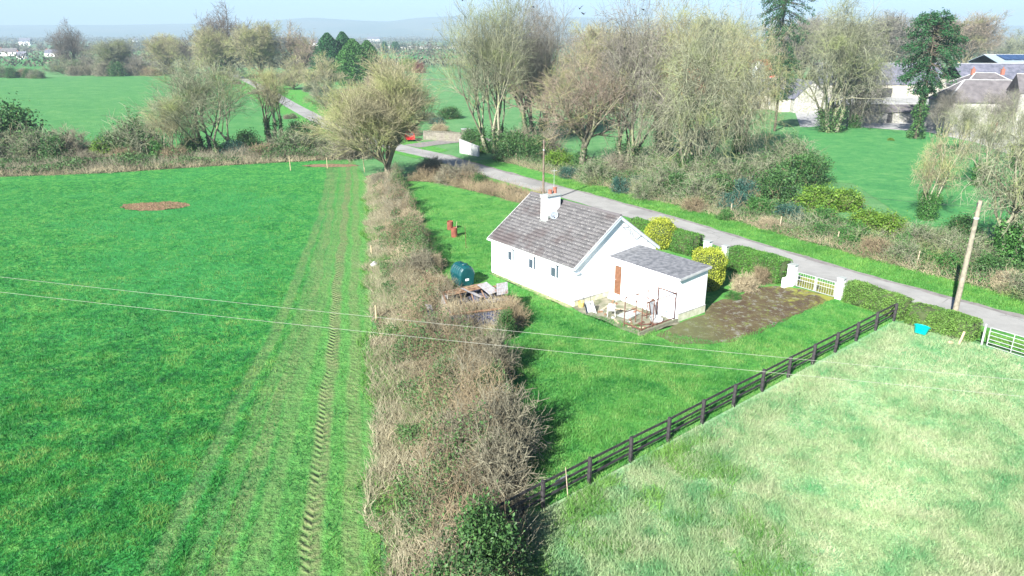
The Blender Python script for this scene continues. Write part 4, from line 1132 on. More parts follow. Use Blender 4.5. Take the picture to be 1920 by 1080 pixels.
# ------------------------------------------------------------------ ruined shed
SX, SY, SR = -3.75, 39.7, math.radians(14)
sh = thing('ruined_shed', 'collapsed dark tin shed with broken roof sunk in the brambles', 'shed', (SX, SY, 0), SR)
cp = MB(); wv = []
n = 14
pts = []
for k in range(n + 1):
    x = k * .0525; d = .012 * (1 if k % 2 else -1)
    pts += [(x, d, 0), (x, d, 1)]
cp.poly(pts, [(2 * k, 2 * k + 2, 2 * k + 3, 2 * k + 1) for k in range(n)])
cpm = cp.mesh('tin_sheet', M['darktin'])
cpl = cpm.copy(); cpl.materials.clear(); cpl.materials.append(M['tin'])
def tin(parent, a, rz, h, name='wall_sheet', me=cpm, tilt=0, ry=0):
    o = link(name, me, parent, a); o.rotation_euler = (tilt, ry, rz); o.scale = (1, 1, h); return o
for k in range(5): tin(sh, (k * .73, 0, rr.uniform(-.1, .0)), 0, 1.15 + rr.uniform(-.2, .1), tilt=rr.uniform(-.08, .08))
for k in range(4): tin(sh, (3.66, k * .73, 0), math.pi / 2, 1.2 + .1 * k + rr.uniform(-.1, .1))
for k in range(5): tin(sh, (k * .73, 2.95, 0), 0, 1.5)
for k in range(4): tin(sh, (0, k * .73, 0), math.pi / 2, 1.3)
for a, b in (((0, 0, 1.1), (3.66, 0, 1.2)), ((0, 2.95, 1.5), (3.66, 2.95, 1.6)), ((3.66, 0, 1.2), (3.66, 2.95, 1.6)), ((0, 0, 1.1), (0, 2.95, 1.5))):
    c = MB(); c.beam(a, b, .08, .1); c.obj('wall_plate', M['rotten'], sh)
for k in range(3):
    c = MB(); c.beam((.9 + k * .8, .1, .9 + .1 * k), (1.1 + k * .7, 2.9, 1.5), .06, .08); c.obj('rafter', M['rotten'], sh)
c = MB(); c.beam((1.0, 1.0, 1.0), (3.9, 1.75, 1.62), .10, .10); c.obj('fallen_beam', M['black'], sh)
for k in range(3):
    c = MB(); c.beam((.2, 2.85 - k * .22, 1.55 - k * .05), (2.6, 3.1 - k * .22, 1.80 - k * .05), .20, .04); c.obj('rotten_board', M['rotten'], sh)
for (x, y, z, rx, ry, rz, h) in ((2.1, 1.55, 1.45, -1.30, .30, .9, 1.5), (2.75, 1.5, 1.60, -1.42, -.10, .35, 1.5), (3.2, 1.3, 1.58, -1.30, -.2, -.25, 1.3), (2.5, .75, 1.35, -1.5, .05, .1, .55), (3.1, .8, 1.38, -1.5, .05, .05, .5)):
    tin(sh, (x, y, z), rz, h, 'roof_sheet', cpl, rx, ry)
FG = 'loose tin sheets in the hedge'
for (u, v, rx, ry, rz, l) in ((803, 590, -.9, .3, .6, 'narrow bent tin sheet left of the ruined shed, leaning outward'), (826, 575, -.75, -.2, -.3, 'grey tin sheet propped in brambles just left of the shed roof')):
    x, y = G(u, v, .9); t = thing('tin_scrap', l, 'tin sheet', (x, y, .8), 0); o = link('sheet_metal', cpl, t); o.rotation_euler = (rx, ry, rz); o.scale = (.6, 1, .9)

# ------------------------------------------------------------------ post and rail fence
FPX = [(1018, 955), (1101, 915), (1175, 872), (1244, 832), (1308, 800), (1367, 768), (1422, 741), (1471, 714), (1518, 690), (1561, 664), (1602, 641), (1641, 620), (1678, 600)]
fe = thing('post_and_rail_fence', 'black timber post and rail fence between lawn and pale paddock', 'fence', (1.18, 22.45, 0), 0)
A = np.array([1.18, 22.45]); B_ = np.array([24.13, 41.23]); nsp = 12; stp = (B_ - A) / nsp; ang = math.atan2(stp[1], stp[0]); L = np.linalg.norm(stp)
pm = MB(); pm.box((0, 0, .62), (.12, .15, 1.30), bev=.012); pm = pm.mesh('post', M['black'])
rm_ = MB(); rm_.box((L / 2, 0, 0), (L - .01, .045, .11), bev=.006); rm_ = rm_.mesh('rail', M['black'])
for k in range(-1, nsp + 1):
    p = stp * k; o = link('post', pm, fe, (p[0], p[1], rr.uniform(-.04, .03)), ang + rr.uniform(-.06, .06)); o.rotation_euler[0] = rr.uniform(-.03, .03)
    if k < nsp:
        for z in (1.10, .76, .40):
            o = link('rail', rm_, fe, (p[0] - .10 * math.sin(ang), p[1] + .10 * math.cos(ang), z + rr.uniform(-.02, .02)), ang + rr.uniform(-.006, .006)); o.rotation_euler[1] = rr.uniform(-.012, .012)
# things caught on the fence
x, y = G(1065, 935); t = thing('leaning_stick', 'thin pale stick leaning against the near end of the black fence', 'stick', (x, y, 0), 0); c = MB(); c.bar((0, 0, 0), (-.12, .12, 1.35), .022, .016, 6); c.obj('shaft', M['oldwood'], t)
x, y = G(1052, 905, .75); t = thing('plastic_bag', 'torn bluish white sheet snagged behind the near fence rails', 'bag', (x, y + .12, .62), ang)
c = MB(); c.poly([(-.35, 0, 0), (0, .05, -.06), (.35, 0, .03), (.38, -.02, .28), (0, .04, .24), (-.32, -.03, .30)], [(0, 1, 4, 5), (1, 2, 3, 4)]); c.obj('film', M['dish'], t)
for u, v in ((1432, 712), (1570, 645)):
    pass

# ------------------------------------------------------------------ clipped hedges
def hedge(label, a, b, w, h, leaf, n, seed, lump=.12, name='clipped_hedge', size=.10, topdry=True, h2=None):
    a, b = np.array(a, float), np.array(b, float); d = b - a; L = np.linalg.norm(d); an = math.atan2(d[1], d[0]); h2 = h2 or h
    t = thing(name, label, 'hedge', (a[0], a[1], 0), an)
    nx, nc = max(8, int(L / .25)), 12
    prof = np.array([[-.5, 0], [-.52, .35], [-.50, .75], [-.45, .93], [-.3, 1.0], [0, 1.02], [.3, 1.0], [.45, .93], [.50, .75], [.52, .35], [.5, 0], [0, 0]])
    X = np.linspace(0, L, nx); r = np.random.default_rng(seed)
    hh = np.interp(X, [0, L], [h, h2])
    V = np.zeros((nx, nc, 3)); V[..., 0] = X[:, None]
    e = np.minimum(1, np.minimum(X, L - X) / .25 * .3 + .7)
    V[..., 1] = prof[None, :, 0] * (w - .12) * e[:, None]; V[..., 2] = prof[None, :, 1] * (hh - .06)[:, None]
    V[..., 1:] += lump * .35 * r.normal(size=(nx, nc, 2)); V[..., 2] = np.maximum(V[..., 2], 0)
    i = (np.arange(nx - 1) * nc)[:, None]; k = np.arange(nc)[None]; k2 = (k + 1) % nc
    F = np.stack([i + k, i + nc + k, i + nc + k2, i + k2], -1).reshape(-1, 4)
    caps = [np.array([[0, k_, k_ + 1] for k_ in range(1, nc - 1)]), np.array([[(nx - 1) * nc, (nx - 1) * nc + k_ + 1, (nx - 1) * nc + k_] for k_ in range(1, nc - 1)])]
    link('hedge_core', npmesh('hedge_core', V.reshape(-1, 3), [F] + caps, M['core'], smooth=True), t)
    # leaves on the clipped surface
    sarc = np.r_[0, np.cumsum(np.linalg.norm(np.diff(prof[:11] * [w, h], axis=0), axis=1))]
    q = r.random(n) * sarc[-1]; xx = r.random(n) * L
    ends = r.random(n) < .08; 
    P = np.stack([xx, np.interp(q, sarc, prof[:11, 0]) * w, np.interp(q, sarc, prof[:11, 1]) * np.interp(xx, [0, L], [h, h2])], 1)
    P[ends, 0] = np.where(r.random(ends.sum()) < .5, 0, L); P[ends, 1] *= r.random(ends.sum()); P[ends, 2] *= r.random(ends.sum())
    P[:, 2] += lump * (vnoise(P, 1.1, seed) - .5) * 1.6; P[:, 1] += lump * (vnoise(P[:, [0, 2]] if False else P[:, ::2], .9, seed + 2) - .5) * 1.2
    P += r.normal(size=P.shape) * .035; P[:, 2] = np.maximum(P[:, 2], .03)
    Vc, Fc, Tc = cards(P, size, r); Tc = Tc * .6 + .4 * np.repeat(vnoise(P, .8, seed + 5), 4)
    link('foliage', npmesh('hedge_foliage', Vc, Fc, M[leaf], Tc), t)
    return t
hedge('clipped green hedge between the white drive gate and the black fence end', (22.9, 45.0), (25.1, 41.6), 1.2, 1.4, 'privet_olive', 12000, 1, .16)
hedge('low clipped hedge between the black fence end, the paddock and the road', (25.2, 41.3), (27.3, 38.2), 1.5, 1.25, 'privet_olive', 13000, 2, .22)
hedge('neat square green hedge between the garden gate and the drive gate', (17.1, 52.3), (19.9, 48.6), 1.6, 1.75, 'privet', 15000, 3, .08)
hedge('clipped hedge behind the golden ball bush, beside the small garden gate', (10.8, 61.0), (15.2, 55.3), 1.5, 1.75, 'privet', 17000, 4, .10)
hedge('rough low hedge running behind the cottage roof along the road', (3.2, 71.8), (10.6, 61.3), 1.3, 1.25, 'privet_olive', 16000, 5, .25)
def topiary(label, loc, R, H, seed, shape):
    t = thing('golden_bush', label, 'bush', (*loc, 0), 0); r = np.random.default_rng(seed)
    c = MB(); prof = [(0, .1)] + [(R * .9 * q, H * z) for z, q in shape] + [(0, H * .97)]
    c.lathe(prof, 22); o = c.obj('bush_core', M['core'], t, True)
    n = 11000; z = r.random(n); q = np.interp(z, [s[0] for s in shape], [s[1] for s in shape]); a = r.random(n) * 2 * np.pi
    rad = R * q * (1 + .05 * r.normal(size=n)); top = r.random(n) < .15; rad[top] *= r.random(top.sum()); z[top] = shape[-1][0] + .02
    P = np.stack([rad * np.cos(a), rad * np.sin(a), z * H + .05 * r.normal(size=n)], 1)
    P[:, :2] *= (1 + .22 * (vnoise(np.stack([a * 2, z * 5], 1), 1, seed) - .5))[:, None]
    V, F, T = cards(P, .10, r); link('foliage', npmesh('golden_foliage', V, F, M['golden'], T), t)
    c = MB(); c.bar((0, 0, -.05), (0, 0, .6), .08, sides=6); c.obj('stem', M['bark_dark'], t)
topiary('round golden ball bush beyond the flat roofed extension', (12.6, 57.6), 1.22, 2.45, 3, [(.06, .5), (.2, .82), (.4, 1.0), (.65, 1.0), (.82, .84), (.93, .6), (.985, .25)])
topiary('flat topped golden bush nearer the camera, beside the extension end wall', (13.95, 47.6), 1.15, 2.75, 4, [(.10, .72), (.2, .86), (.4, .95), (.65, 1.02), (.85, 1.0), (.95, .8), (.985, .4)])

# ------------------------------------------------------------------ gates and pillars
def bx(name, label, cat, loc, size, mat, rz=0, cap=None, part='pillar_shaft'):
    t = thing(name, label, cat, (*loc, 0), rz); c = MB(); c.box((0, 0, size[2] / 2), size, bev=.015); c.obj(part, M[mat], t)
    if cap: c = MB(); c.box((0, 0, size[2] + .04), (size[0] + .1, size[1] + .1, .08), bev=.02); c.obj('cap', M[cap], t)
    return t
GA = math.atan2(45.5 - 47.9, 22.4 - 20.3)
bx('gate_pillar', 'white gate pillar at the house side of the drive gate', 'pillar', (20.15, 48.05), (.5, .5, 1.55), 'white', GA, 'slab')
bx('gate_pillar', 'white gate pillar at the hedge end of the drive gate', 'pillar', (22.42, 45.25), (.42, .42, 1.5), 'white', GA, 'slab')
bx('wing_wall', 'short low white wing wall beside the drive gate pillar', 'wall', (19.75, 47.75), (.9, .3, .75), 'white', math.radians(35), None, 'wall_slab')
bx('gate_pillar', 'left white pillar of the small garden gate', 'pillar', (15.75, 54.45), (.5, .5, 1.5), 'white', GA, 'slab')
bx('gate_pillar', 'right white pillar of the small garden gate', 'pillar', (16.75, 53.05), (.4, .4, 1.5), 'white', GA, 'slab')
def bar_gate(name, label, a, b, h, nb, mat, verts=True, leaves=1, rails=(0.12, .5, 1.0)):
    a, b = np.array(a), np.array(b); d = b - a; L = np.linalg.norm(d); an = math.atan2(d[1], d[0])
    t = thing(name, label, 'gate', (*a, 0), an)
    for l in range(leaves):
        x0 = L / leaves * l + .02; x1 = L / leaves * (l + 1) - .02
        f = MB()
        for x in (x0 + .02, x1 - .02): f.beam((x, 0, .1), (x, 0, h), .045, .045, (1, 0, 0))
        fo = f.obj('gate_leaf' if leaves > 1 else 'gate_frame', M[mat], t)
        for rz_ in rails: f = MB(); f.beam((x0 + .04, 0, h * rz_), (x1 - .04, 0, h * rz_), .03, .03); f.obj('rail', M[mat], fo)
        if verts:
            f = MB()
            for k in range(nb): x = x0 + (x1 - x0) * (k + .5) / nb; f.beam((x, 0, h * rails[0]), (x, 0, h), .016, .016, (1, 0, 0))
            f.obj('bars', M[mat], fo)
    return t
bar_gate('drive_gate', 'pair of closed silver white barred gates across the mossy drive', (20.4, 47.75), (22.2, 45.45), 1.15, 8, 'metal', True, 2, (.10, .55, .78, 1.0))
bar_gate('garden_gate', 'small dark wrought iron gate between two white pillars', (16.0, 54.15), (16.6, 53.25), 1.2, 5, 'dark', True, 1, (.12, .5, 1.0))
ga, gb = np.array([27.55, 37.41]), np.array([29.75, 34.25])
t = bar_gate('field_gate', 'galvanised tubular field gate at the paddock corner by the road', ga, gb, 1.22, 0, 'metal', False, 1, (.08, .24, .42, .62, .82, 1.0))
L_ = float(np.linalg.norm(gb - ga)); f = MB(); f.beam((L_ * .33, 0, .1), (L_ * .33, 0, 1.2), .035, .035, (1, 0, 0)); f.beam((L_ * .66, 0, .1), (L_ * .66, 0, 1.2), .035, .035, (1, 0, 0)); f.obj('upright', M['metal'], t)
bx('gate_post', 'galvanised hanging post of the field gate', 'post', (27.42, 37.6), (.1, .1, 1.35), 'metal', GA, None, 'post_shaft')
# tub, stump, stone in the paddock
x, y = G(1727, 631)
t = thing('feed_tub', 'bright turquoise plastic tub tipped on the paddock grass', 'tub', (x, y + .15, .22), .3)
c = MB(); c.lathe([(0, 0), (.30, 0), (.42, .5), (.46, .5), (.46, .46), (.40, .45), (.28, .03), (0, .03)], 24, sx=1.0)
m_ = c.mesh('tub_body', M['teal'], True); m_.transform(Matrix.Rotation(math.radians(28), 4, 'Y') @ Matrix.Rotation(-.28, 4, 'X') @ Matrix.Translation((0, 0, -.12))); link('tub_body', m_, t)
c = MB(); c.lathe([(0, .05), (.29, .05), (.29, .03), (0, .03)], 16); m_ = c.mesh('stain_patch', M['plastic'])
x, y = G(1797, 648); t = thing('leaning_post', 'pale cut post leaning over in the paddock near the field gate', 'post', (x, y, 0), 0); c = MB(); c.beam((0, 0, -.05), (.42, .35, .72), .11, .11); c.obj('post_shaft', M['timber'], t)
x, y = G(1781, 646); t = thing('stone', 'small pale stone on the grass left of the leaning post', 'stone', (x, y, .05), 0); c = MB(); c.lathe([(0, -.05), (.12, 0), (.15, .08), (.09, .17), (0, .19)], 9, sx=1.2); c.obj('stone_body', M['timber'], t)
x, y = G(702, 505); t = thing('feed_bag', 'white plastic bag caught on the field side of the hedge', 'bag', (x, y, .25), .4)
c = MB(); c.lathe([(0, 0), (.22, .02), (.26, .14), (.20, .26), (.07, .30), (.10, .38), (0, .37)], 10, sx=1.1, sy=.8); c.obj('bag_body', M['plastic'], t)

# fence posts with wire at the head of the field
WP = 'wooden posts of the wire fence at the head of the field'
def post(uv, h, label, group=None, lean=0):
    x, y = G(*uv); t = thing('fence_post', label, 'post', (x, y, 0), 0, group); c = MB(); c.bar((0, 0, -.1), (lean, 0, h), .065, .055, 7); c.obj('post_shaft', M['timber'], t)
post((545, 320), 2.0, 'pale upright post at the left end of the muddy gateway')
post((614, 316), 1.5, 'pale post standing in the middle of the muddy gateway')
post((684, 323), 2.2, 'pale post at the hedge end of the muddy gateway beside the big tree', lean=-.15)
post((706, 603), 1.1, 'short post on the field side of the hedge below the power lines')
post((697, 480), .9, 'short post by the white bag at the hedge foot')

# ------------------------------------------------------------------ poles and wires
def pole(x, y, h, r0, mat, label, top=None):
    t = thing('utility_pole', label, 'utility pole', (x, y, 0), 0)
    c = MB(); c.bar((0, 0, -.3), (0, 0, h), r0, r0 * .68, 12); c.obj('pole_shaft', M[mat], t)
    c = MB(); c.bar((0, 0, h - 1.1), (0, 0, h - 1.0), r0 * .9, sides=12); c.obj('pole_band', M['metal'], t)
    for k, s in enumerate((-1, 1)):
        c = MB(); c.bar((s * .12, 0, h - .35), (s * .12, 0, h - .12), .035, .05, 8); c.bar((0, 0, h - .4), (s * .13, 0, h - .36), .02); c.obj('insulator', M['dark'], t)
    return t
pX, pY = 27.3, 40.35
pH = ZT(1845, 376, pY)
pole(pX, pY, pH, .17, 'pole', 'tall pale wooden pole beside the road at the right, behind the paddock hedge')
p2 = (3.35, 74.6); p2H = ZT(1016, 262, p2[1])
pole(*p2, p2H, .13, 'poledark', 'slender brown wooden pole rising behind the cottage chimney')
def wire(name, label, a, b, sag, rad, n=60, group=None, mat='wire'):
    a, b = np.array(a, float), np.array(b, float); t = np.linspace(0, 1, n)[:, None]
    P = a * (1 - t) + b * t; P[:, 2] -= sag * 4 * t[:, 0] * (1 - t[:, 0])
    V, F = tube_geo(P[None], np.full((1, n), rad), 4); o = link(name, npmesh(name, V, F, M[mat], smooth=True)); tag(o, label, 'power line', group); return o
def onplane(u, v, z): x, y = G(u, v, z); return (x, y, z)
wz = 8.2
def wire_px(label, pl, z):
    a = onplane(*pl[0], z); b = onplane(*pl[1], z); d = (np.array(b) - np.array(a))
    A_ = np.array(a) - d * .35; B2 = np.array(b) + d * .35
    wire('power_line', label, A_, B2, .25, .0048, 80)
wire_px('farther of the two overhead wires crossing in front of the hedge and lawn', ((0, 512), (1920, 703)), wz)
wire_px('nearer of the two overhead wires crossing in front of the hedge and lawn', ((0, 540), (1920, 733)), wz)
wire('power_line', 'dark service wire running from the roadside pole off to the right', (pX, pY, pH - .4), (48, 36, pH - 1), .4, .010, mat='dark')
wire('power_line', 'service wire running between the roadside pole and the pole behind the chimney', (pX, pY, pH - .4), (*p2, p2H - .3), .8, .007, mat='dark')

# ------------------------------------------------------------------ entrance wall, pillar, red car
x, y = G(874, 268)
bx('entrance_pillar', 'tall stone pillar at the lane entrance beyond the road bend', 'pillar', (x, y), (1.4, 1.3, 2.3), 'stonewall', .2, 'slab')
a_, b_ = np.array(G(862, 287)), np.array(G(896, 294)); d = b_ - a_
t = thing('white_entrance_wall', 'pale white rendered wing wall beside the stone entrance pillar', 'wall', (*a_, 0), math.atan2(d[1], d[0])); L_ = float(np.linalg.norm(d))
c = MB(); c.prism([(0, 0), (L_, 0), (L_, 1.45), (0, 2.0)], lambda p: (p[0], 0, p[1]), lambda p: (p[0], .3, p[1])); c.obj('wall_slab', M['plastic'], t)
c = MB(); c.beam((-.05, .15, 2.03), (L_ + .05, .15, 1.48), .4, .08); c.obj('coping', M['ledge'], t)
a_, b_ = np.array(G(795, 262)), np.array(G(866, 266)); d = b_ - a_
t = thing('stone_wall', 'old rubble stone wall between the lane bushes and the entrance pillar', 'wall', (*a_, 0), math.atan2(d[1], d[0])); L_ = float(np.linalg.norm(d))
c = MB(); c.box((L_ / 2, 0, .7), (L_, .5, 1.4)); c.obj('wall_body', M['stonewall'], t)
nst = int(L_ / .42); sm = MB(); sm.box((0, 0, 0), (.38, .52, .22), bev=.05); sm = sm.mesh('coping_stone', M['stonewall'])
for k in range(nst): o = link('coping_stone', sm, t, (.2 + k * .42, 0, 1.5 + rr.uniform(-.04, .05)), rr.uniform(-.1, .1))
# car behind the tree
cxx, cyy = G(777, 264)
car = thing('parked_car', 'small red car half hidden by branches at the lane mouth', 'car', (cxx - .8, cyy + .3, .06), math.radians(100))
prof = [(-1.9, .35), (-1.92, .75), (-1.75, .95), (-1.35, 1.02), (-.95, 1.38), (.55, 1.42), (1.15, 1.0), (1.85, .85), (1.95, .6), (1.92, .35)]
c = MB(); c.prism([p for p in prof], lambda p: (p[0], -.80 if p[1] < 1.1 else -.62, p[1]), lambda p: (p[0], .80 if p[1] < 1.1 else .62, p[1]))
c.obj('body', M['redpaint'], car)
for s in (-1, 1):
    c = MB(); c.poly([(-1.2, s * .79, 1.04), (1.0, s * .79, 1.04), (.5, s * .645, 1.36), (-.9, s * .645, 1.36)], [(0, 1, 2, 3)]); c.obj('side_window', M['glass'], car)
    c = MB(); c.box((1.88, s * .58, .72), (.1, .3, .14), bev=.02); c.obj('headlight', M['sticker'], car)
c = MB(); c.poly([(1.16, -.66, 1.02), (1.16, .66, 1.02), (.60, .56, 1.41), (.60, -.56, 1.41)], [(0, 1, 2, 3)]); c.obj('windscreen', M['glass'], car)
c = MB(); c.poly([(-1.38, -.66, 1.03), (-1.38, .66, 1.03), (-.99, .56, 1.38), (-.99, -.56, 1.38)], [(0, 1, 2, 3)]); c.obj('rear_window', M['glass'], car)
c = MB(); c.lathe([(0, -.1), (.26, -.1), (.31, -.06), (.31, .06), (.26, .1), (0, .1)], 16); wm = c.mesh('wheel', M['tyre']); wm.transform(Matrix.Rotation(math.pi / 2, 4, 'X'))
for x in (-1.25, 1.25):
    for s in (-1, 1): link('wheel', wm, car, (x, s * .74, .31))

# ================================================================== FARM BUILDINGS
def building(name, label, cat, a, b, depth, eave, ridge, wall, roof, hip=0.0, wins=(), door=None, ov=.3, chim=None, cap=True):
    """front wall runs a->b on the ground; depth goes away from camera; ridge parallel to front"""
    a, b = np.array(a, float), np.array(b, float); d = b - a; L = float(np.linalg.norm(d)); t = thing(name, label, cat, (*a, 0), math.atan2(d[1], d[0])); D = depth
    c = MB(); wall_cells(c, 'y', 0, .3, 0, L, 0, eave, [(x - w / 2, x + w / 2, z, z + h) for x, z, w, h in wins] + ([(door[0] - door[1] / 2, door[0] + door[1] / 2, 0, door[2])] if door else []))
    c.box((L / 2, D - .15, eave / 2), (L, .3, eave))
    for x in (.15, L - .15): c.box((x, D / 2, eave / 2), (.3, D - .6, eave))
    if not hip:
        for x in (0, L - .3): c.prism([(0.01, eave), (D - .01, eave), (D / 2, ridge - .1)], lambda p: (x, p[0], p[1]), lambda p: (x + .3, p[0], p[1]))
    c.obj('wall', M[wall], t)
    r = MB(); k = (ridge - eave) / (D / 2); h = hip
    z0 = eave - ov * k; th = .14
    P = [(-ov, -ov, z0), (L + ov, -ov, z0), (L + ov, D + ov, z0), (-ov, D + ov, z0), (h - (0 if h else ov), D / 2, ridge), (L - h + (0 if h else ov), D / 2, ridge)]
    Q = [(x, y, z + th) for x, y, z in P]
    r.poly(P + Q, [(6, 7, 11, 10), (8, 9, 10, 11), (7, 8, 11), (9, 6, 10), (0, 4, 5, 1), (2, 5, 4, 3), (1, 5, 2), (3, 4, 0), (0, 1, 7, 6), (1, 2, 8, 7), (2, 3, 9, 8), (3, 0, 6, 9)])
    ro = r.obj('roof', M[roof], t)
    if cap:
        r = MB(); r.beam((P[4][0], D / 2, ridge + th + .03), (P[5][0], D / 2, ridge + th + .03), .3, .1)
        if h:
            for q in (0, 3): r.beam((*P[q][:2], z0 + th + .03), (P[4][0], D / 2, ridge + th + .03), .25, .1)
            for q in (1, 2): r.beam((*P[q][:2], z0 + th + .03), (P[5][0], D / 2, ridge + th + .03), .25, .1)
        r.obj('ridge_capping', M['ledge'], ro)
    for x, z, w, hh in wins:
        f = MB(); f.box((x, .12, z + hh / 2), (w, .06, hh)); fo = f.obj('window', M['upvc'], t); f = MB(); f.box((x - w * .24, .075, z + hh / 2), (w * .4, .03, hh * .86)); f.box((x + w * .24, .075, z + hh / 2), (w * .4, .03, hh * .86)); f.obj('pane', M['glass'], fo)
    if door: f = MB(); f.box((door[0], .16, door[2] / 2), (door[1], .08, door[2])); f.obj('door', M[door[3]], t)
    if chim:
        for x in chim: f = MB(); f.box((x, D / 2, ridge + .35), (.65, .5, 1.2)); co = f.obj('chimney', M['terracotta'], t); f = MB(); f.lathe([(0, 0), (.13, 0), (.12, .4), (0, .4)], 8, (x, D / 2, ridge + .95)); f.obj('chimney_pot', M['terracotta'], co)
    return t
def at_y(u, Y): # world x at distance Y for pixel column u, ground level
    zc = Y * math.cos(PITCH) + (CAM_H) * math.sin(PITCH); return (u - 960) / F_PX * zc
def fb(u0, u1, Y, *a): pass
Yb = 225; building('red_barn', 'large red tin barn glimpsed behind the big trees', 'barn', (at_y(1236, Yb), Yb), (at_y(1450, Yb), Yb), 16, ZT(0, 150, Yb), ZT(0, 112, Yb + 8), 'redtin', 'redtin', door=(9, 4, 4.5, 'dark'), cap=False)
Yb = 200; sx, sy = at_y(1413, Yb), Yb
t = thing('grain_silo', 'silver domed steel silo between the red barn and slate shed', 'silo', (sx, sy, 0), 0)
zt = ZT(0, 114, Yb); c = MB(); c.lathe([(0, 0), (2.1, 0), (2.1, zt - 2.2), (2.02, zt - 1.6), (1.6, zt - .7), (.9, zt - .15), (0, zt)], 22); c.obj('silo_body', M['silver'], t, True)
c = MB()
for k in range(5): c.lathe([(2.1, 1 + k * 1.4), (2.15, 1.03 + k * 1.4), (2.15, 1.1 + k * 1.4), (2.1, 1.13 + k * 1.4)], 22)
c.obj('hoops', M['metal'], t)
Yb = 178; building('slate_shed', 'low cream shed with dark slate roof behind the trees, left of the stone gable', 'shed', (at_y(1372, Yb), Yb), (at_y(1480, Yb), Yb), 8, ZT(0, 176, Yb), ZT(0, 147, Yb + 4), 'creamwall', 'slate', wins=((4, .9, 1.1, 1.0), (9, .9, 1.1, 1.0)), door=(6.5, 1.1, 2.0, 'dark'))
# stone gable shed: ridge runs away from camera
Yb = 170
a_ = np.array([at_y(1487, Yb), Yb]); t = thing('stone_gabled_shed', 'pale stone shed with its tall gable facing the farm lawn', 'shed', (*a_, 0), 0)
Wd = at_y(1547, Yb) - a_[0]; ev = ZT(0, 184, Yb); rg = ZT(0, 153, Yb)
c = MB(); c.prism([(0, 0), (Wd, 0), (Wd, ev), (Wd / 2, rg), (0, ev)], lambda p: (p[0], 0, p[1]), lambda p: (p[0], 14, p[1])); c.obj('wall', M['greystone'], t)
for s in (0, 1):
    f = (lambda x: x) if s == 0 else (lambda x: Wd - x); kk = (rg - ev) / (Wd / 2)
    c = MB(); c.prism([(-.3, ev - .3 * kk), (Wd / 2, rg), (Wd / 2, rg + .15), (-.3, ev - .3 * kk + .15)], lambda p: (f(p[0]), -.2, p[1] + .01), lambda p: (f(p[0]), 14.2, p[1] + .01)); c.obj('roof', M['slate'], t)
Yb = 171; building('slate_roofed_shed', 'low slate roofed outbuilding joining the pale stone gable on its left', 'shed', (at_y(1470, Yb) - 1, Yb + 1), (a_[0] - .1, Yb + 1), 9, ZT(0, 184, Yb), ZT(0, 152, Yb), 'creamwall', 'slate')
Yb = 215; building('long_farm_shed', 'long white walled farm shed under a dark slate roof behind the conifer', 'shed', (at_y(1535, Yb), Yb), (at_y(1770, Yb), Yb), 12, ZT(0, 157, Yb), ZT(0, 119, Yb + 6), 'creamwall', 'slate', wins=((6, 1.4, 1.2, 1.0), (14, 1.4, 1.2, 1.0), (28, 1.4, 1.2, 1.0)), door=(20, 3, 2.6, 'dark'))
Yb = 150; building('yard_wall', 'grey stone yard wall with low slated lean-to behind the farm lawn', 'outbuilding', (at_y(1555, Yb), Yb - 2), (at_y(1762, Yb), Yb), 4, ZT(0, 208, Yb), ZT(0, 196, Yb + 2), 'greystone', 'slatebrown', door=(12, 1.2, 2.0, 'dark'))
Yb = 132; x0 = at_y(1783, Yb); building('low_farmhouse_wing', 'low hipped roof farm building with rough pale wall at the right edge', 'farmhouse', (x0, Yb + 3), (x0 + 16, Yb + 1), 8, ZT(0, 192, Yb), ZT(0, 152, Yb + 5), 'paleblock', 'slatebrown', hip=4, wins=((4, 1.0, .9, 1.0),), door=(9, 1.1, 2.1, 'terracotta'))
Yb = 150; x0 = at_y(1812, Yb); building('hipped_outbuilding', 'small hipped slate roof with brick chimneys behind the low farm wing', 'farmhouse', (x0, Yb + 3), (x0 + 11, Yb + 2), 8, ZT(0, 163, Yb), ZT(0, 139, Yb + 4), 'creamwall', 'slatebrown', hip=3.5, chim=(3, 9))
Yb = 185; x0 = at_y(1795, Yb); building('long_farm_range', 'long dark slate farm range with pale wall behind the hipped roofs', 'barn', (x0, Yb), (x0 + 34, Yb), 10, ZT(0, 147, Yb), ZT(0, 120, Yb + 5), 'creamwall', 'slate')
Yb = 215; x0 = at_y(1858, Yb); building('solar_shed', 'pale blue tin shed with dark blue roof panels at the right edge', 'barn', (x0, Yb), (x0 + 34, Yb), 14, ZT(0, 118, Yb), ZT(0, 103, Yb + 7), 'palebluetin', 'palebluetin')
sb = [o for o in bpy.data.objects if o.name == 'solar_shed'][0]
for k in range(8): c = MB(); c.beam((4 + k * 2.6, 1.5, ZT(0, 118, Yb) + .9), (4 + k * 2.6, 6.2, ZT(0, 103, Yb + 7) + .12), 2.4, .06, (0, 0, 1)); c.obj('solar_panel', M['solar'], sb)
Yb = 128; x0 = at_y(1895, Yb) ; building('white_house', 'tall pale farmhouse cut off by the right edge of the view', 'farmhouse', (x0, Yb), (x0 + 12, Yb - 4), 7, ZT(0, 172, Yb), ZT(0, 140, Yb + 3), 'paleblock', 'slatebrown', wins=((2.2, 1.2, 1.0, 1.5), (5, 1.2, 1.0, 1.5)))
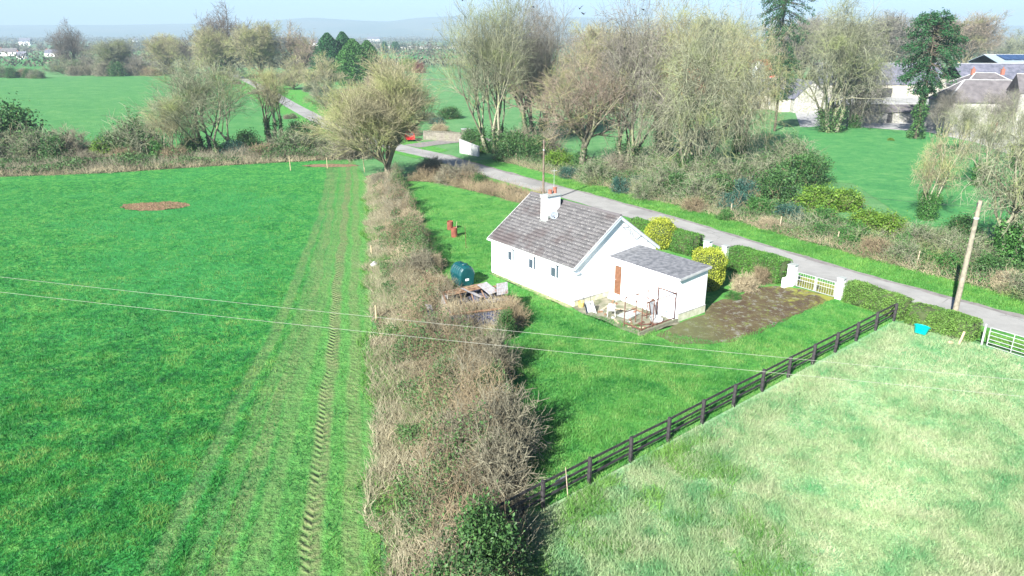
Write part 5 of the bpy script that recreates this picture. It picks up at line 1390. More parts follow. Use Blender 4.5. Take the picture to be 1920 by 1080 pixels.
# distant cottages on the plain
def far_house(u, v, W_, label, wall='paleblock', roof='slate', h=3.0):
    x, y = G(u, v); a = (x - W_ / 2, y); s = 1
    building('distant_cottage', label, 'house', a, (x + W_ / 2, y + 1), W_ * .5, h, h * 1.9, wall, roof, wins=((W_ * .25, 1, 1.2, 1.1), (W_ * .75, 1, 1.2, 1.1)), door=(W_ * .5, 1.1, 2.1, 'brown'), chim=(1.0,) if W_ < 20 else None)
far_house(14, 105, 15, 'white bungalow at the far left edge beyond the green field', 'white', 'slatebrown', 3.4)
far_house(40, 111, 7, 'small white outhouse right of the far left bungalow', 'white', 'slate')
far_house(97, 106, 12, 'white cottage left of the bare ivy tree on the plain', 'white', 'slate')
far_house(46, 85, 22, 'large pale house on the hazy plain at the far left', 'white', 'slate', 7)
far_house(250, 80, 22, 'tiny white house on the hazy plain between distant trees', 'white', 'slate', 6)
far_house(588, 86, 16, 'white gable glimpsed left of the tall cypress trees', 'white', 'slate', 5)
far_house(700, 78.5, 40, 'white farmstead at the foot of the distant hills', 'white', 'slate', 8)

# ================================================================== TREE PLACEMENT
def near(u, v): return G(u, v)
# fan crowned tree at the corner of the field
h = hgt((728, 335), 108)
ms = tree_meshes('fan_tree', 11, h, 13.5, M['bark_pale'], M['twig_gold'], trunk_h=.16, nl=11, la=(12, 62), r0=.42, lk=(8, 7, 6, 3), lens=(.50, .34, .22, .14),
                 ang=((18, 50), (18, 50), (18, 52), (15, 55)), up=(.06, .09, .06, .03), wob=.08, twr=.013)
put_tree(ms, 'broad fan crowned bare tree with golden twigs at the head of the hedge', (728, 338), s=1.04, sxy=1.08)
# multi stem pale ash trees in the left roadside hedge
h = hgt((400, 298), 105)
ms_ash = tree_meshes('ash_tree', 12, h, 13.0, M['bark_mossy'], M['twig_lichen'], ivy=True, ivy_n=2200, ivy_to=.32, trunk_h=.25, nl=10, la=(8, 45), r0=.24, lk=(7, 5, 4, 3), lens=(.46, .34, .24, .16),
                     ang=((18, 50), (20, 55), (20, 60), (20, 60)), up=(.10, .08, .05, .03), wob=.08, twr=.012, multi=5, base_spread=.9)
put_tree(ms_ash, 'pale many stemmed bare tree in the pasture head hedge, left of the ivy stems', (402, 296), sxy=1.25)
h2 = hgt((515, 285), 118)
ms_ivy = tree_meshes('ivy_stem_tree', 13, h2, 8.5, M['bark_mossy'], M['twig_gold'], ivy=True, ivy_n=3800, ivy_to=.62, ivy_r=.42, trunk_h=.42, nl=8, la=(8, 40), r0=.22, lk=(6, 5, 4, 2), lens=(.46, .34, .24, .16),
                     up=(.1, .08, .05, .02), wob=.09, twr=.012, multi=4, base_spread=.8)
put_tree(ms_ivy, 'bare tree with several dark ivy clad stems beside the curving lane', (517, 284))
put_tree(ms_ash, 'smaller pale bare tree leaning in the hedge left of the many stemmed tree', (330, 300), s=.62, rz=2.0, mats={'crown': 'twig_gold'})
# far oak forms
ms_oak = tree_meshes('oak_tree', 14, 26, 24, M['bark_dark'], M['twig_dark'], ivy=True, ivy_n=1800, ivy_to=.35, ivy_r=.9, trunk_h=.22, nl=9, la=(15, 75), r0=.7, lk=(7, 6, 4, 2), lens=(.46, .34, .22, .14),
                     ang=((25, 65), (25, 65), (25, 70), (25, 75)), up=(.06, .05, .03, .01), wob=.16, twr=.035, ivy_mat='ivy')
ms_elm = tree_meshes('ash_mature', 15, 24, 20, M['bark_pale'], M['twig_gold'], ivy=True, ivy_n=1500, ivy_to=.3, ivy_r=.7, trunk_h=.18, nl=10, la=(10, 55), r0=.55, lk=(7, 6, 5, 3), lens=(.46, .33, .22, .13),
                     up=(.09, .07, .04, .02), wob=.12, twr=.032)
ms_round = tree_meshes('round_scrub_tree', 16, 12, 12, M['bark_pale'], M['twig_gold'], trunk_h=.08, nl=12, la=(10, 75), r0=.22, lk=(8, 7, 5), lens=(.36, .25, .16),
                       ang=((20, 55), (20, 60), (20, 65)), up=(.08, .06, .04), wob=.12, twr=.024, split=2)
def far_tree(msx, H0, W0, uv, vtop, width_px, label, rz=0., mats=None, group=None, name='bare_tree'):
    x, y = G(*uv); H = ZT(uv[0], vtop, y); zc = y * math.cos(PITCH) + CAM_H * math.sin(PITCH); W = width_px / F_PX * zc * 1.3
    return put_tree(msx, label, uv, s=H / H0, sxy=W / W0, rz=rz, mats=mats, group=group, name=name)
far_tree(ms_oak, 26, 24, (141, 134), 37, 60, 'tall dark bare tree with an ivy clad base standing in the far left hedge', .5)
far_tree(ms_elm, 24, 20, (222, 141), 72, 66, 'rounded pale bare tree in the far hedge right of the dark ivy tree', 1.1, {'crown': 'twig_lichen'})
far_tree(ms_elm, 24, 20, (318, 139), 62, 68, 'pale bare tree with green ivy stems left of the lane end', 2.4)
far_tree(ms_ivy, h2, 8.5, (352, 139), 82, 40, 'short ivy smothered tree left of the lane end', .4, {'crown': 'twig_dark'})
far_tree(ms_oak, 26, 24, (432, 146), 5, 112, 'tallest dark domed bare oak at the end of the climbing lane', 2.0)
far_tree(ms_elm, 24, 20, (402, 150), 48, 56, 'tan twigged bare tree in front of the tall domed oak', 3.0)
far_tree(ms_elm, 24, 20, (492, 152), 38, 80, 'broad tan bare tree right of the tall domed oak', .9)
far_tree(ms_oak, 26, 24, (556, 150), 42, 92, 'spreading bare tree with dark ivy limbs left of the cypress trees', 4.0, {'crown': 'twig_red'})
far_tree(ms_round, 12, 12, (606, 172), 98, 70, 'dense tan rounded scrub tree left of the cypress trees', 0.)
far_tree(ms_round, 12, 12, (612, 205), 142, 60, 'yellowish scrub tree below the cypress trees', 2.6, {'crown': 'twig_lichen'})
far_tree(ms_round, 12, 12, (668, 222), 150, 74, 'pinkish tan scrub tree between the cypress trees and the fan crowned tree', 3.6, {'crown': 'twig_red'})
far_tree(ms_round, 12, 12, (722, 195), 108, 80, 'reddish brown scrub tree right of the cypress trees', 4.6, {'crown': 'twig_red'})
far_tree(ms_round, 12, 12, (640, 238), 180, 60, 'low tan scrub tree at the right of the lane bend', 5.6)
far_tree(ms_round, 12, 12, (178, 138), 98, 50, 'low grey scrub tree under the dark ivy tree in the far hedge', 5., {'crown': 'twig_grey'})
far_tree(ms_round, 12, 12, (118, 139), 104, 44, 'low greenish scrub tree at the open end of the far hedge', 1.5, {'crown': 'twig_lichen'})
far_tree(ms_round, 12, 12, (262, 141), 100, 54, 'low grey scrub tree left of the pale tree with ivy stems', 3.5, {'crown': 'twig_grey'})
far_tree(ms_round, 12, 12, (552, 168), 104, 60, 'tan rounded scrub tree on the right side of the climbing lane', 1.)
for us, vs, top, lab, g in (((8, 30, 52, 78, 104, 128), (97, 94, 99, 95, 100, 96), 13, 'dark hazy tree on the plain left of the dark ivy tree', 'hazy trees at the far left'),
                     ((172, 196, 248, 276, 298, 322, 350), (98, 96, 99, 97, 99, 96, 98), 12, 'hazy bare tree on the plain behind the far hedge', 'hazy trees behind the far hedge'),
                     ((712, 756, 778, 806, 832, 1050, 1085), (92, 90, 93, 90, 92, 93, 91), 9, 'small hazy tree on the plain right of the cypresses', 'hazy trees right of the cypresses')):
    for u_, v_ in zip(us, vs):
        far_tree(ms_round, 12, 12, (u_, v_), v_ - top * (1 + .3 * rr.random()), 15, lab, rr.random() * 6, {'crown': rr.choice(['twig_dark', 'twig_grey', 'core'])}, g, 'distant_tree')
# cypresses
def cyp(label, uv, vtop, wpx, seed, mat):
    x, y = G(*uv); H = ZT(uv[0], vtop, y); zc = y * math.cos(PITCH) + CAM_H * math.sin(PITCH); R = wpx / F_PX * zc / 2
    t = thing('cypress_tree', label, 'tree', (x, y, 0)); link('crown', plume_crown(seed, H, R, 11000, M[mat], .62, CONE, clumps=520), t)
    c = MB(); c.bar((0, 0, -.2), (0, 0, H * .8), .4, .1, 7); c.obj('trunk', M['bark_dark'], t)
cyp('tall dark cypress, leftmost of the evergreen trio beyond the lane', (620, 152), 62, 62, 1, 'cypress')
cyp('tall pointed cypress standing in the middle of the evergreen trio', (648, 150), 60, 54, 2, 'cypress')
cyp('shorter lighter green cypress at the front right of the evergreen trio', (666, 160), 73, 68, 3, 'cypress2')
t_ = cyp('small mid green cypress at the right end of the evergreen group', (692, 150), 76, 52, 4, 'cypress2')
# big trees right of the road
hA = hgt((925, 285), -34)
ms_A = tree_meshes('tall_multi_tree', 31, hA, 17, M['bark_mossy'], M['twig_lichen'], ivy=True, ivy_n=4200, ivy_to=.34, ivy_r=.9, trunk_h=.20, nl=14, la=(5, 42), r0=.34, lk=(7, 5, 4, 3), lens=(.46, .34, .24, .16),
                   ang=((18, 50), (20, 55), (22, 60), (20, 65)), up=(.12, .09, .05, .02), wob=.08, twr=.013, multi=6, base_spread=1.1)
put_tree(ms_A, 'tall many stemmed bare tree with ivy base right of the white entrance wall', (925, 286))
hB = hgt((1090, 330), 62)
ms_B = tree_meshes('brown_spreading_tree', 32, hB, 17.5, M['bark_mossy'], M['twig_red'], ivy=True, ivy_n=1300, ivy_to=.3, ivy_r=.6, trunk_h=.30, nl=9, la=(25, 72), r0=.46, lk=(7, 6, 4, 3), lens=(.46, .34, .25, .16),
                   ang=((25, 60), (25, 65), (25, 65), (20, 70)), up=(.07, .06, .04, .02), wob=.15, twr=.012, lean=(.08, 0))
put_tree(ms_B, 'spreading reddish brown twigged tree beyond the slender pole', (1088, 326), rz=.6)
hC = hgt((1180, 325), -20)
ms_C = tree_meshes('lichen_tree', 33, hC, 14.5, M['bark_mossy'], M['twig_lichen'], ivy=True, ivy_n=3200, ivy_to=.5, ivy_r=.7, ivy_mat='ivy_dull', trunk_h=.20, nl=12, la=(6, 48), r0=.30, lk=(6, 5, 4, 3), lens=(.46, .34, .24, .17),
                   ang=((25, 65), (25, 70), (25, 70), (20, 80)), up=(.10, .03, -.02, -.05), wob=.13, twr=.014, multi=4, base_spread=.9)
put_tree(ms_C, 'tall mossy bare tree between the brown tree and the dense lichen tree', (1178, 322), rz=1.0, mats={'crown': 'twig_grey'})
hD = hgt((1290, 345), -6)
ms_D = tree_meshes('dense_lichen_tree', 34, hD, 17.5, M['bark_mossy'], M['twig_lichen'], ivy=True, ivy_n=5000, ivy_to=.8, ivy_r=.9, trunk_h=.16, nl=14, la=(8, 65), r0=.36, lk=(6, 5, 4, 3), lens=(.50, .38, .27, .19),
                   ang=((30, 75), (30, 80), (30, 85), (25, 85)), up=(.07, .0, -.05, -.08), wob=.17, twr=.015, multi=4, base_spread=.8, ivy_mat='laurel_green')
put_tree(ms_D, 'largest dense green lichened tree above the road opposite the cottage', (1292, 338), rz=.2)
put_tree(ms_D, 'dense lichened tree hanging over the slate shed, right of the largest tree', (1385, 290), rz=2.2, s=1.02, sxy=.72, mats={'crown': 'twig_gold'})
put_tree(ms_C, 'mossy bare tree rising behind the largest dense lichen tree', (1240, 285), rz=3.4, s=1.06, mats={'crown': 'twig_gold'})
put_tree(ms_A, 'tall thin bare tree standing behind the brown twigged tree', (1010, 262), rz=2.1, s=1.0, sxy=.8, mats={'crown': 'twig_grey'})
put_tree(ms_B, 'brown bare tree with low branches behind the many stemmed tree', (985, 250), rz=4.0, s=.98, mats={'crown': 'twig_red'})
hE = hgt((1560, 246), -24)
put_tree(ms_C, 'tall drooping lichened tree on the farm lawn in front of the stone gable', (1557, 248), rz=5.2, s=hE / hC, sxy=1.5)
put_tree(ms_D, 'gnarled leaning bare tree on the farm lawn left of the dark conifer', (1602, 240), rz=4.2, s=.78, sxy=.80, mats={'crown': 'twig_grey'})
# monkey puzzle like conifer
hM = hgt((1712, 262), 24)
ms_M = monkey_meshes(5, hM, 5.6)
put_tree(ms_M, 'dark green tufted conifer with ivy covered trunk on the farm lawn', (1716, 260), name='conifer_tree', rz=.4)
Yp = 190; ms_P = monkey_meshes(9, 27, 6.0); del ms_P['ivy']
put_tree(ms_P, 'tall dark pine top rising behind the dense lichen trees', loc=(at_y(1452, Yp), Yp), name='pine_tree', rz=1.0, s=1.25)
put_tree(ms_P, 'dark evergreen standing between the slate shed and the stone gable', (1452, 246), name='pine_tree', rz=2.0, s=.52, sxy=.62)
# trees behind the farm, hazy
for uv, vt, w, lab, m_ in (((1660, 150), 22, 120, 'hazy grey bare tree behind the long shed, left of the dark conifer', 'twig_grey'), ((1500, 160), 26, 120, 'grey bare tree filling the gap behind the stone gable', 'twig_grey'),
                      ((1805, 140), 22, 90, 'rounded brown bare tree right of the dark conifer', 'twig_red'), ((1868, 118), 52, 54, 'bluish grey round tree behind the farm roofs', 'twig_grey'),
                      ((1905, 120), 56, 60, 'pale round tree at the far right skyline', 'twig_lichen'), ((1580, 140), 40, 90, 'grey brown bare tree seen through the drooping lichened tree', 'twig_grey'), ((1740, 135), 30, 80, 'thin bare tree showing behind the conifer top', 'twig_dark'), ((1130, 190), 40, 120, 'pale bare tree far behind the brown twigged tree', 'twig_gold'), ((1330, 180), 22, 130, 'bare tree behind the red barn', 'twig_lichen')):
    far_tree(ms_elm if w > 60 else ms_round, 24 if w > 60 else 12, 20 if w > 60 else 12, uv, vt, w, lab, rr.random() * 6, {'crown': m_})
for uv, vt, w, lab, mt in (((722, 99), 79, 8, 'tiny dark tree on the field edge right of the cypresses, left of its neighbour', 'cypress'), ((742, 99), 79, 14, 'tiny dark tree on the field edge, right hand one of two', 'cypress')):
    x, y = G(*uv); H = ZT(uv[0], vt, y); R = w / F_PX * y / 2; t = thing('distant_tree', lab, 'tree', (x, y, 0)); link('crown', plume_crown(8, H, R, 700, M[mt], 2.2, ([0, .3, .6, 1], [.5, 1, .9, .3])), t)
    c = MB(); c.bar((0, 0, 0), (0, 0, H * .5), .6, .3, 6); c.obj('trunk', M['bark_dark'], t)
# right edge trees
hR = hgt((1880, 500), 205)
ms_R = tree_meshes('ivy_edge_tree', 41, hR, 8.5, M['bark_mossy'], M['twig_lichen'], ivy=True, ivy_n=6000, ivy_to=.8, ivy_r=.75, trunk_h=.30, nl=8, la=(10, 60), r0=.26, lk=(7, 5, 4, 3), lens=(.46, .34, .24, .15),
                   ang=((25, 65), (25, 70), (25, 75), (25, 75)), up=(.05, .02, .0, -.02), wob=.20, twr=.012, multi=3, base_spread=.6, ivy_mat='laurel_green')
put_tree(ms_R, 'twisted ivy covered tree at the right edge beside the tall pole', (1886, 500), rz=.5)
put_tree(ms_R, 'second ivy covered tree partly outside the right edge', (1960, 520), rz=2.5, s=1.1)
put_tree(ms_R, 'bare tree with heavy ivy trunk between the laurel bushes and the pole', (1735, 412), rz=1.5, s=.78, sxy=.62, mats={'crown': 'twig_gold'})
put_tree(ms_R, 'pale lichened small tree in front of the farmhouse wall', (1835, 350), rz=3.9, s=.82, sxy=.7)
put_tree(ms_ash, 'bare twiggy tree screening the wall of the low farm building', (1862, 268), rz=3.2, s=.62, sxy=.55, mats={'crown': 'twig_grey'})
put_tree(ms_ash, 'thin bare tree between the conifer and the low farm building', (1765, 258), rz=4.2, s=.6, sxy=.5, mats={'crown': 'twig_grey'})
put_tree(ms_R, 'ivy wrapped tree in front of the tall pale farmhouse', (1908, 318), rz=5.0, s=.85, sxy=.75, mats={'crown': 'twig_lichen'})
put_tree(ms_ash, 'thin pale sapling in front of the yard wall right of the conifer', (1800, 290), rz=1.2, s=.55, sxy=.5, mats={'crown': 'twig_lichen'})

# ================================================================== SHRUBS
S = {}
S['thorn'] = shrub_meshes('thorn_bush', 51, 3.4, 2.4, 70, (7, 6), 'stem_grey')
S['brown'] = shrub_meshes('bramble_bush', 52, 3.4, 2.0, 80, (7, 5), 'stem_brown', 'ivy_dull', 350, .12)
S['tan'] = shrub_meshes('tan_bush', 53, 3.0, 1.6, 90, (7, 5), 'stem_tan')
S['ivybush'] = shrub_meshes('ivy_bush', 54, 3.4, 3.0, 26, (4,), 'stem_brown', 'ivy', 6500, .17)
S['holly'] = shrub_meshes('dark_evergreen_bush', 55, 3.6, 3.4, 20, (4,), 'stem_brown', 'holly', 6500, .17)
S['laurel'] = shrub_meshes('laurel_bush', 56, 4.0, 2.6, 26, (4,), 'stem_brown', 'laurel', 5200, .20)
S['green'] = shrub_meshes('green_bush', 57, 3.4, 2.0, 30, (4,), 'stem_brown', 'laurel_green', 4600, .15)
S['teal'] = shrub_meshes('blue_green_bush', 58, 3.0, 2.2, 26, (4,), 'stem_brown', 'teallf', 4200, .13)
S['mixed'] = shrub_meshes('mixed_scrub', 59, 4.0, 3.0, 60, (7, 6), 'twig_lichen', 'ivy_dull', 3600, .16)
KD = {'thorn': 'bare thorny bush', 'brown': 'brown bramble bush', 'tan': 'tan dead stemmed bush', 'ivybush': 'dark ivy bush', 'holly': 'dark evergreen bush', 'laurel': 'bright laurel bush', 'green': 'mid green bush', 'teal': 'blue green bush', 'mixed': 'olive twiggy bush'}
def place_label(kind, u, table, where):
    for lim, ph in table:
        if u < lim: return f'{KD[kind]} {where}, {ph}'
    return f'{KD[kind]} {where}'
THICK = ((1180, 'behind the slender pole'), (1260, 'beyond the cottage gable'), (1330, 'beyond the golden ball bush'), (1410, 'opposite the small garden gate'), (1500, 'opposite the square hedge'), (1600, 'opposite the drive gate'), (1700, 'beyond the fence end'), (1800, 'left of the tall pole'), (9999, 'right of the tall pole'))
FARH = ((80, 'at its low left end'), (180, 'under the dark ivy tree'), (270, 'under the rounded pale tree'), (350, 'under the tree with ivy stems'), (9999, 'near the lane end'))
def screen_u(o):
    p = o.matrix_basis.translation; zc = p.y * math.cos(PITCH) - (p.z - CAM_H) * math.sin(PITCH); return 960 + F_PX * p.x / max(zc, .1)
def rank_labels():
    by = {}
    for o in bpy.data.objects:
        if o.parent is None and o.get('group') and o.get('label'): by.setdefault(o['label'], []).append(o)
    nm = {2: 'two', 3: 'three', 4: 'four', 5: 'five', 6: 'six', 7: 'seven', 8: 'eight'}; od = ['leftmost', 'second from left', 'third from left', 'fourth from left', 'fifth from left', 'sixth from left', 'seventh from left']
    for lab, os_ in by.items():
        if 1 < len(os_) <= 8:
            os_.sort(key=screen_u)
            for i, o in enumerate(os_): o['label'] = f"{'rightmost' if i == len(os_) - 1 else od[i]} {lab}" if len(lab.split()) > 11 else f"{lab}, {'rightmost' if i == len(os_) - 1 else od[i]} of {nm[len(os_)]}"
def bush(kind, label, uv=None, loc=None, s=1., rz=None, sz=None, group=None, name=None):
    x, y = loc if loc is not None else G(*uv)
    t = thing(name or {'thorn': 'thorn_bush', 'brown': 'bramble_bush', 'tan': 'bramble_bush', 'ivybush': 'ivy_bush', 'holly': 'evergreen_bush', 'laurel': 'laurel_bush', 'green': 'green_bush', 'teal': 'blue_green_bush', 'mixed': 'scrub_bush'}[kind],
              label, 'bush', (x, y, 0), rr.random() * 6 if rz is None else rz, group)
    t.scale = (s, s, sz or s)
    for k, me in S[kind].items(): link(k, me, t)
    return t
# central overgrown boundary, numbered along by what lies beside each
for kind, uv, s, sz, lab in (
    ('holly', (905, 1070), .70, .85, 'dark glossy evergreen bush at the bottom of the hedge by the fence end'),
    ('ivybush', (850, 1120), .55, .5, 'ivy leafed bush at the lower edge of the photo beside the evergreen bush'),
    ('thorn', (925, 925), .75, 1.1, 'dark grey thorn bush over the near end of the black fence'),
    ('thorn', (870, 872), .7, 1.0, 'grey thorn bush in the hedge left of the fence end'),
    ('thorn', (945, 850), .85, 1.25, 'broad thorn bush throwing the large shadow on the near lawn'),
    ('brown', (905, 790), .62, .85, 'brown bramble bush in the hedge below the small notch of lawn'),
    ('thorn', (925, 705), .66, 1.15, 'brown thorn mound on the lawn side just below the ruined shed'),
    ('ivybush', (925, 752), .52, .68, 'small leafy ivy bush in the hedge above the broad thorn bush'),
    ('ivybush', (925, 890), .55, .66, 'leafy bush inside the hedge just above the near fence end'),
    ('mixed', (850, 720), .50, .55, 'scrub mound in the middle of the hedge below the shed'),
    ('thorn', (820, 650), .65, .75, 'grey bush against the left end of the ruined shed'),
    ('ivybush', (948, 632), .36, .62, 'leafy bramble bush against the lawn end of the ruined shed'),
    ('brown', (868, 650), .35, .40, 'low bramble bush over the left part of the ruined shed front'),
    ('brown', (820, 560), .68, .85, 'dark bramble bush between the oil tank and the field'),
    ('thorn', (790, 512), .62, .75, 'grey bush in the hedge up the slope from the oil tank'),
    ('tan', (812, 505), .60, .75, 'tuft of tan stems on the lawn side beyond the oil tank'),
    ('brown', (762, 462), .66, .85, 'brown bush in the hedge level with the red drums'),
    ('tan', (768, 420), .70, .85, 'tan bramble mound in the hedge left of the upper lawn'),
    ('brown', (748, 388), .66, .85, 'brown mound in the hedge below the fan crowned tree'),
    ('ivybush', (748, 352), .55, .55, 'small dark leafed bush at the foot of the fan crowned tree'),
    ('thorn', (712, 350), .62, .7, 'thorny growth left of the trunk of the fan crowned tree'),
    ('thorn', (845, 345), .95, 1.0, 'dark bare bush at the far corner of the garden lawn'),
    ('ivybush', (900, 352), .62, .6, 'greenish dark bush at the far garden edge by the road'),
    ('thorn', (878, 338), .8, .9, 'grey bush between the far garden corner and the road'),
    ('tan', (810, 318), 1.1, 1.0, 'yellowish tan bush between the fan crowned tree and the road bend'),
    ('tan', (1395, 545), .58, .75, 'brownish low shrub beside the flat topped golden bush'),
    ('brown', (1425, 530), .42, .6, 'small brown shrub against the square green hedge'),
    ('green', (1375, 560), .34, .25, 'low leafy green plants at the edge of the mossy drive'),
):
    bush(kind, lab, uv, s=s, sz=sz)
# hedge at the head of the pasture
hl = [('holly', (22, 300), 2.0, 1.9, 'tall dark bushy tree at the far left of the pasture hedge'), ('mixed', (70, 308), 1.5, 1.3, 'grey and green bush second from the left in the pasture hedge'),
      ('ivybush', (112, 312), 1.0, 1.1, 'rounded green ivy bush near the left of the pasture hedge'), ('thorn', (136, 308), 1.3, 1.5, 'grey bare bush right of the rounded ivy bush in the pasture hedge'),
      ('laurel', (195, 306), .85, 1.0, 'bright leafed bush in the dip of the pasture hedge'), ('holly', (212, 304), 1.0, .95, 'near black evergreen bush in the dip of the pasture hedge'),
      ('mixed', (262, 300), 1.5, 1.7, 'domed bare shrub with ivy inside it left of the pale stemmed tree'), ('green', (300, 304), 1.1, 1.2, 'green leafy bush under the domed bare shrub'),
      ('ivybush', (362, 300), .9, .9, 'dark ivy bush below the many stemmed pale tree'), ('teal', (440, 299), 1.1, 1.1, 'blue green bush just right of the many stemmed pale tree'),
      ('ivybush', (468, 294), 1.0, 1.0, 'dark ivy bush left of the ivy clad stems'), ('mixed', (548, 296), 1.2, 1.1, 'mixed scrub bush between the ivy clad stems and gateway'),
      ('ivybush', (588, 286), 1.15, 1.25, 'large dark green bush behind the muddy gateway'), ('holly', (558, 280), .8, 1.0, 'upright dark evergreen bush behind the muddy gateway post'),
      ('mixed', (628, 292), 1.2, .9, 'brownish green scrub right of the large dark bush'), ('thorn', (662, 300), 1.3, 1.2, 'bare bush between the gateway and the fan crowned tree'),
      ('thorn', (165, 316), .8, .7, 'low grey thorn bush at the foot of the pasture hedge dip'), ('brown', (235, 310), .9, .8, 'low brown bramble under the near black evergreen'),
      ('brown', (330, 307), 1.0, .8, 'low brown bramble along the pasture hedge middle'), ('brown', (500, 300), 1.0, .8, 'low brown bramble below the ivy clad stems'),
      ('mixed', (-30, 312), 1.6, 1.5, 'scrubby bush cut by the left edge of the view')]
for kind, uv, s, sz, lab in hl: bush(kind, lab, (uv[0], uv[1] - 3), s=s * 1.3, sz=sz * 1.3)
GB = 'low bushes in the far hedge beyond the middle pasture'
for k in range(26):
    u = rr.uniform(-30, 430); kd = rr.choice(['thorn', 'mixed', 'ivybush', 'brown', 'mixed', 'thorn'])
    if u < 80: sc = rr.uniform(1.2, 1.7)
    else: sc = rr.uniform(1.6, 2.6)
    bush(kd, place_label(kd, u, FARH, 'in the far hedge'), (u, 141 + rr.uniform(-3, 3) + (4 if u < 80 else 0)), s=sc, group=GB, name='hedgerow_bush')
GL = 'scrub along both banks of the climbing lane'
for k in range(34):
    f = rr.random(); i = f * 9
    P_ = RC[10 + int(f * (len(RC) - 12))]; sd_ = rr.choice([-1, 1])
    off = rr.uniform(8, 15) if sd_ > 0 else rr.uniform(4, 7)
    if P_[1] < 122: continue
    nx_, ny_ = .86, .5
    kd = rr.choice(['thorn', 'mixed', 'brown', 'tan', 'tan'])
    bush(kd, KD[kd] + (' on the right bank' if sd_ > 0 else ' on the left bank') + (' of the upper lane' if f > .5 else ' of the middle lane' if f > .2 else ' of the lower lane'), loc=(P_[0] + sd_ * off * nx_, P_[1] + sd_ * off * ny_), s=rr.uniform(.9, 1.6) if sd_ > 0 else rr.uniform(.35, .6), group=GL, name='lane_bush')
# dome bush and red shrub on the green beyond
far = lambda k, l, uv, s, sz=None, **kw: bush(k, l, uv, s=s, sz=sz, **kw)
far('laurel', 'round green dome shaped shrub on the parkland right of the cypresses', (764, 133), 2.6, 2.7)
far('thorn', 'dull red brown shrub beside the green dome shaped shrub', (786, 137), 1.9, 2.2)
t = [o for o in bpy.data.objects if o.get('label', '').startswith('dull red brown shrub')][0]
for c_ in t.children: c_.material_slots[0].link = 'OBJECT'; c_.material_slots[0].material = M['redleaf']
for uv, s, k, l in (((842, 222), 1.6, 'ivybush', 'dark low bush on the parkland left of the many stemmed tree'), ((818, 232), 1.2, 'teal', 'smaller dark low bush on the parkland behind the entrance wall'), ((800, 226), 1.2, 'mixed', 'scrubby low bush on the parkland behind the lane mouth')):
    far(k, l, uv, s, s * .55)
for uv, s, k, l in (((884, 276), 1.0, 'holly', 'dark evergreen bush behind the stone entrance pillar'), ((905, 285), 1.0, 'green', 'greenish bush right of the white entrance wall'), ((960, 302), 1.4, 'holly', 'dark hedge like bush below the many stemmed tree'),
                    ((1000, 306), 1.3, 'holly', 'dark leafy bush right of the one below the many stemmed tree'), ((1020, 288), 1.5, 'thorn', 'purplish brown bramble thicket left of the slender pole top'), ((975, 285), 1.6, 'thorn', 'shadowy bare thicket under the many stemmed tree'),
                    ((1050, 318), 1.2, 'laurel', 'bright green leafy bush behind the slender pole'), ((1085, 318), 1.2, 'green', 'leafy bush at the foot of the brown twigged tree'), ((1068, 335), .9, 'teal', 'blue green low bush behind the slender pole')):
    far(k, l, uv, s, s * .95)
sp = [('mixed', (1120, 345), 1.1), ('teal', (1165, 362), .9), ('mixed', (1215, 372), .9), ('teal', (1190, 352), .9), ('mixed', (1245, 365), 1.3), ('ivybush', (1270, 372), 1.0), ('mixed', (1310, 385), 1.1), ('ivybush', (1345, 375), 1.2),
      ('teal', (1370, 395), 1.1), ('teal', (1400, 380), 1.3), ('green', (1420, 405), 1.0), ('holly', (1455, 385), 1.3), ('teal', (1480, 415), 1.0), ('mixed', (1385, 350), 1.4), ('mixed', (1430, 345), 1.4), ('ivybush', (1485, 350), 1.4),
      ('mixed', (1225, 340), 1.4), ('thorn', (1150, 335), 1.3), ('mixed', (1325, 350), 1.4), ('green', (1360, 412), .6), ('brown', (1300, 395), .7), ('tan', (1440, 428), .7), ('green', (1580, 462), .8), ('green', (1540, 448), .8),
      ('brown', (1640, 480), .8), ('mixed', (1690, 492), .7), ('green', (1740, 500), .7), ('green', (1780, 515), .8), ('mixed', (1800, 495), .8), ('ivybush', (1850, 520), .7), ('tan', (1890, 545), .8), ('mixed', (1830, 490), .9), ('mixed', (1760, 470), .8), ('mixed', (1925, 560), .8), ('mixed', (1720, 465), .8)]
RG = 'roadside thicket bushes opposite the cottage'
for k, uv, s in sp: bush(k, place_label(k, uv[0], THICK, 'in the roadside thicket'), uv, s=s, sz=s * rr.uniform(.85, 1.1), group=RG, name='thicket_bush')
for k, uv, s, l in (('laurel', (1530, 395), 1.2, 'largest bright yellow green laurel at the lawn edge of the thicket'), ('laurel', (1580, 392), 1.0, 'yellow green laurel joined to the right of the largest laurel'), ('laurel', (1625, 432), .9, 'bright leafy laurel lower down toward the road verge'),
                    ('laurel', (1665, 442), .95, 'bright laurel at the right end of the laurel group'), ('green', (1545, 425), 1.0, 'mid green bush in front of the largest laurel'), ('green', (1600, 452), .9, 'mid green bush beneath the lower laurels'),
                    ('holly', (1520, 345), 1.25, 'dark evergreen bush at the lawn corner behind the laurels'), ('mixed', (1480, 318), 1.6, 'olive twiggy bush left of the farm lawn'), ('green', (1690, 470), .75, 'small green bush right of the laurel group'), ('ivybush', (1800, 455), .9, 'ivy bush in the thicket left of the tall pole')):
    bush(k, l, uv, s=s, sz=s * .95)
bush('laurel', 'small yellow daffodil clump beside the conifer base', (1670, 264), s=.3, sz=.22, name='flower_clump')

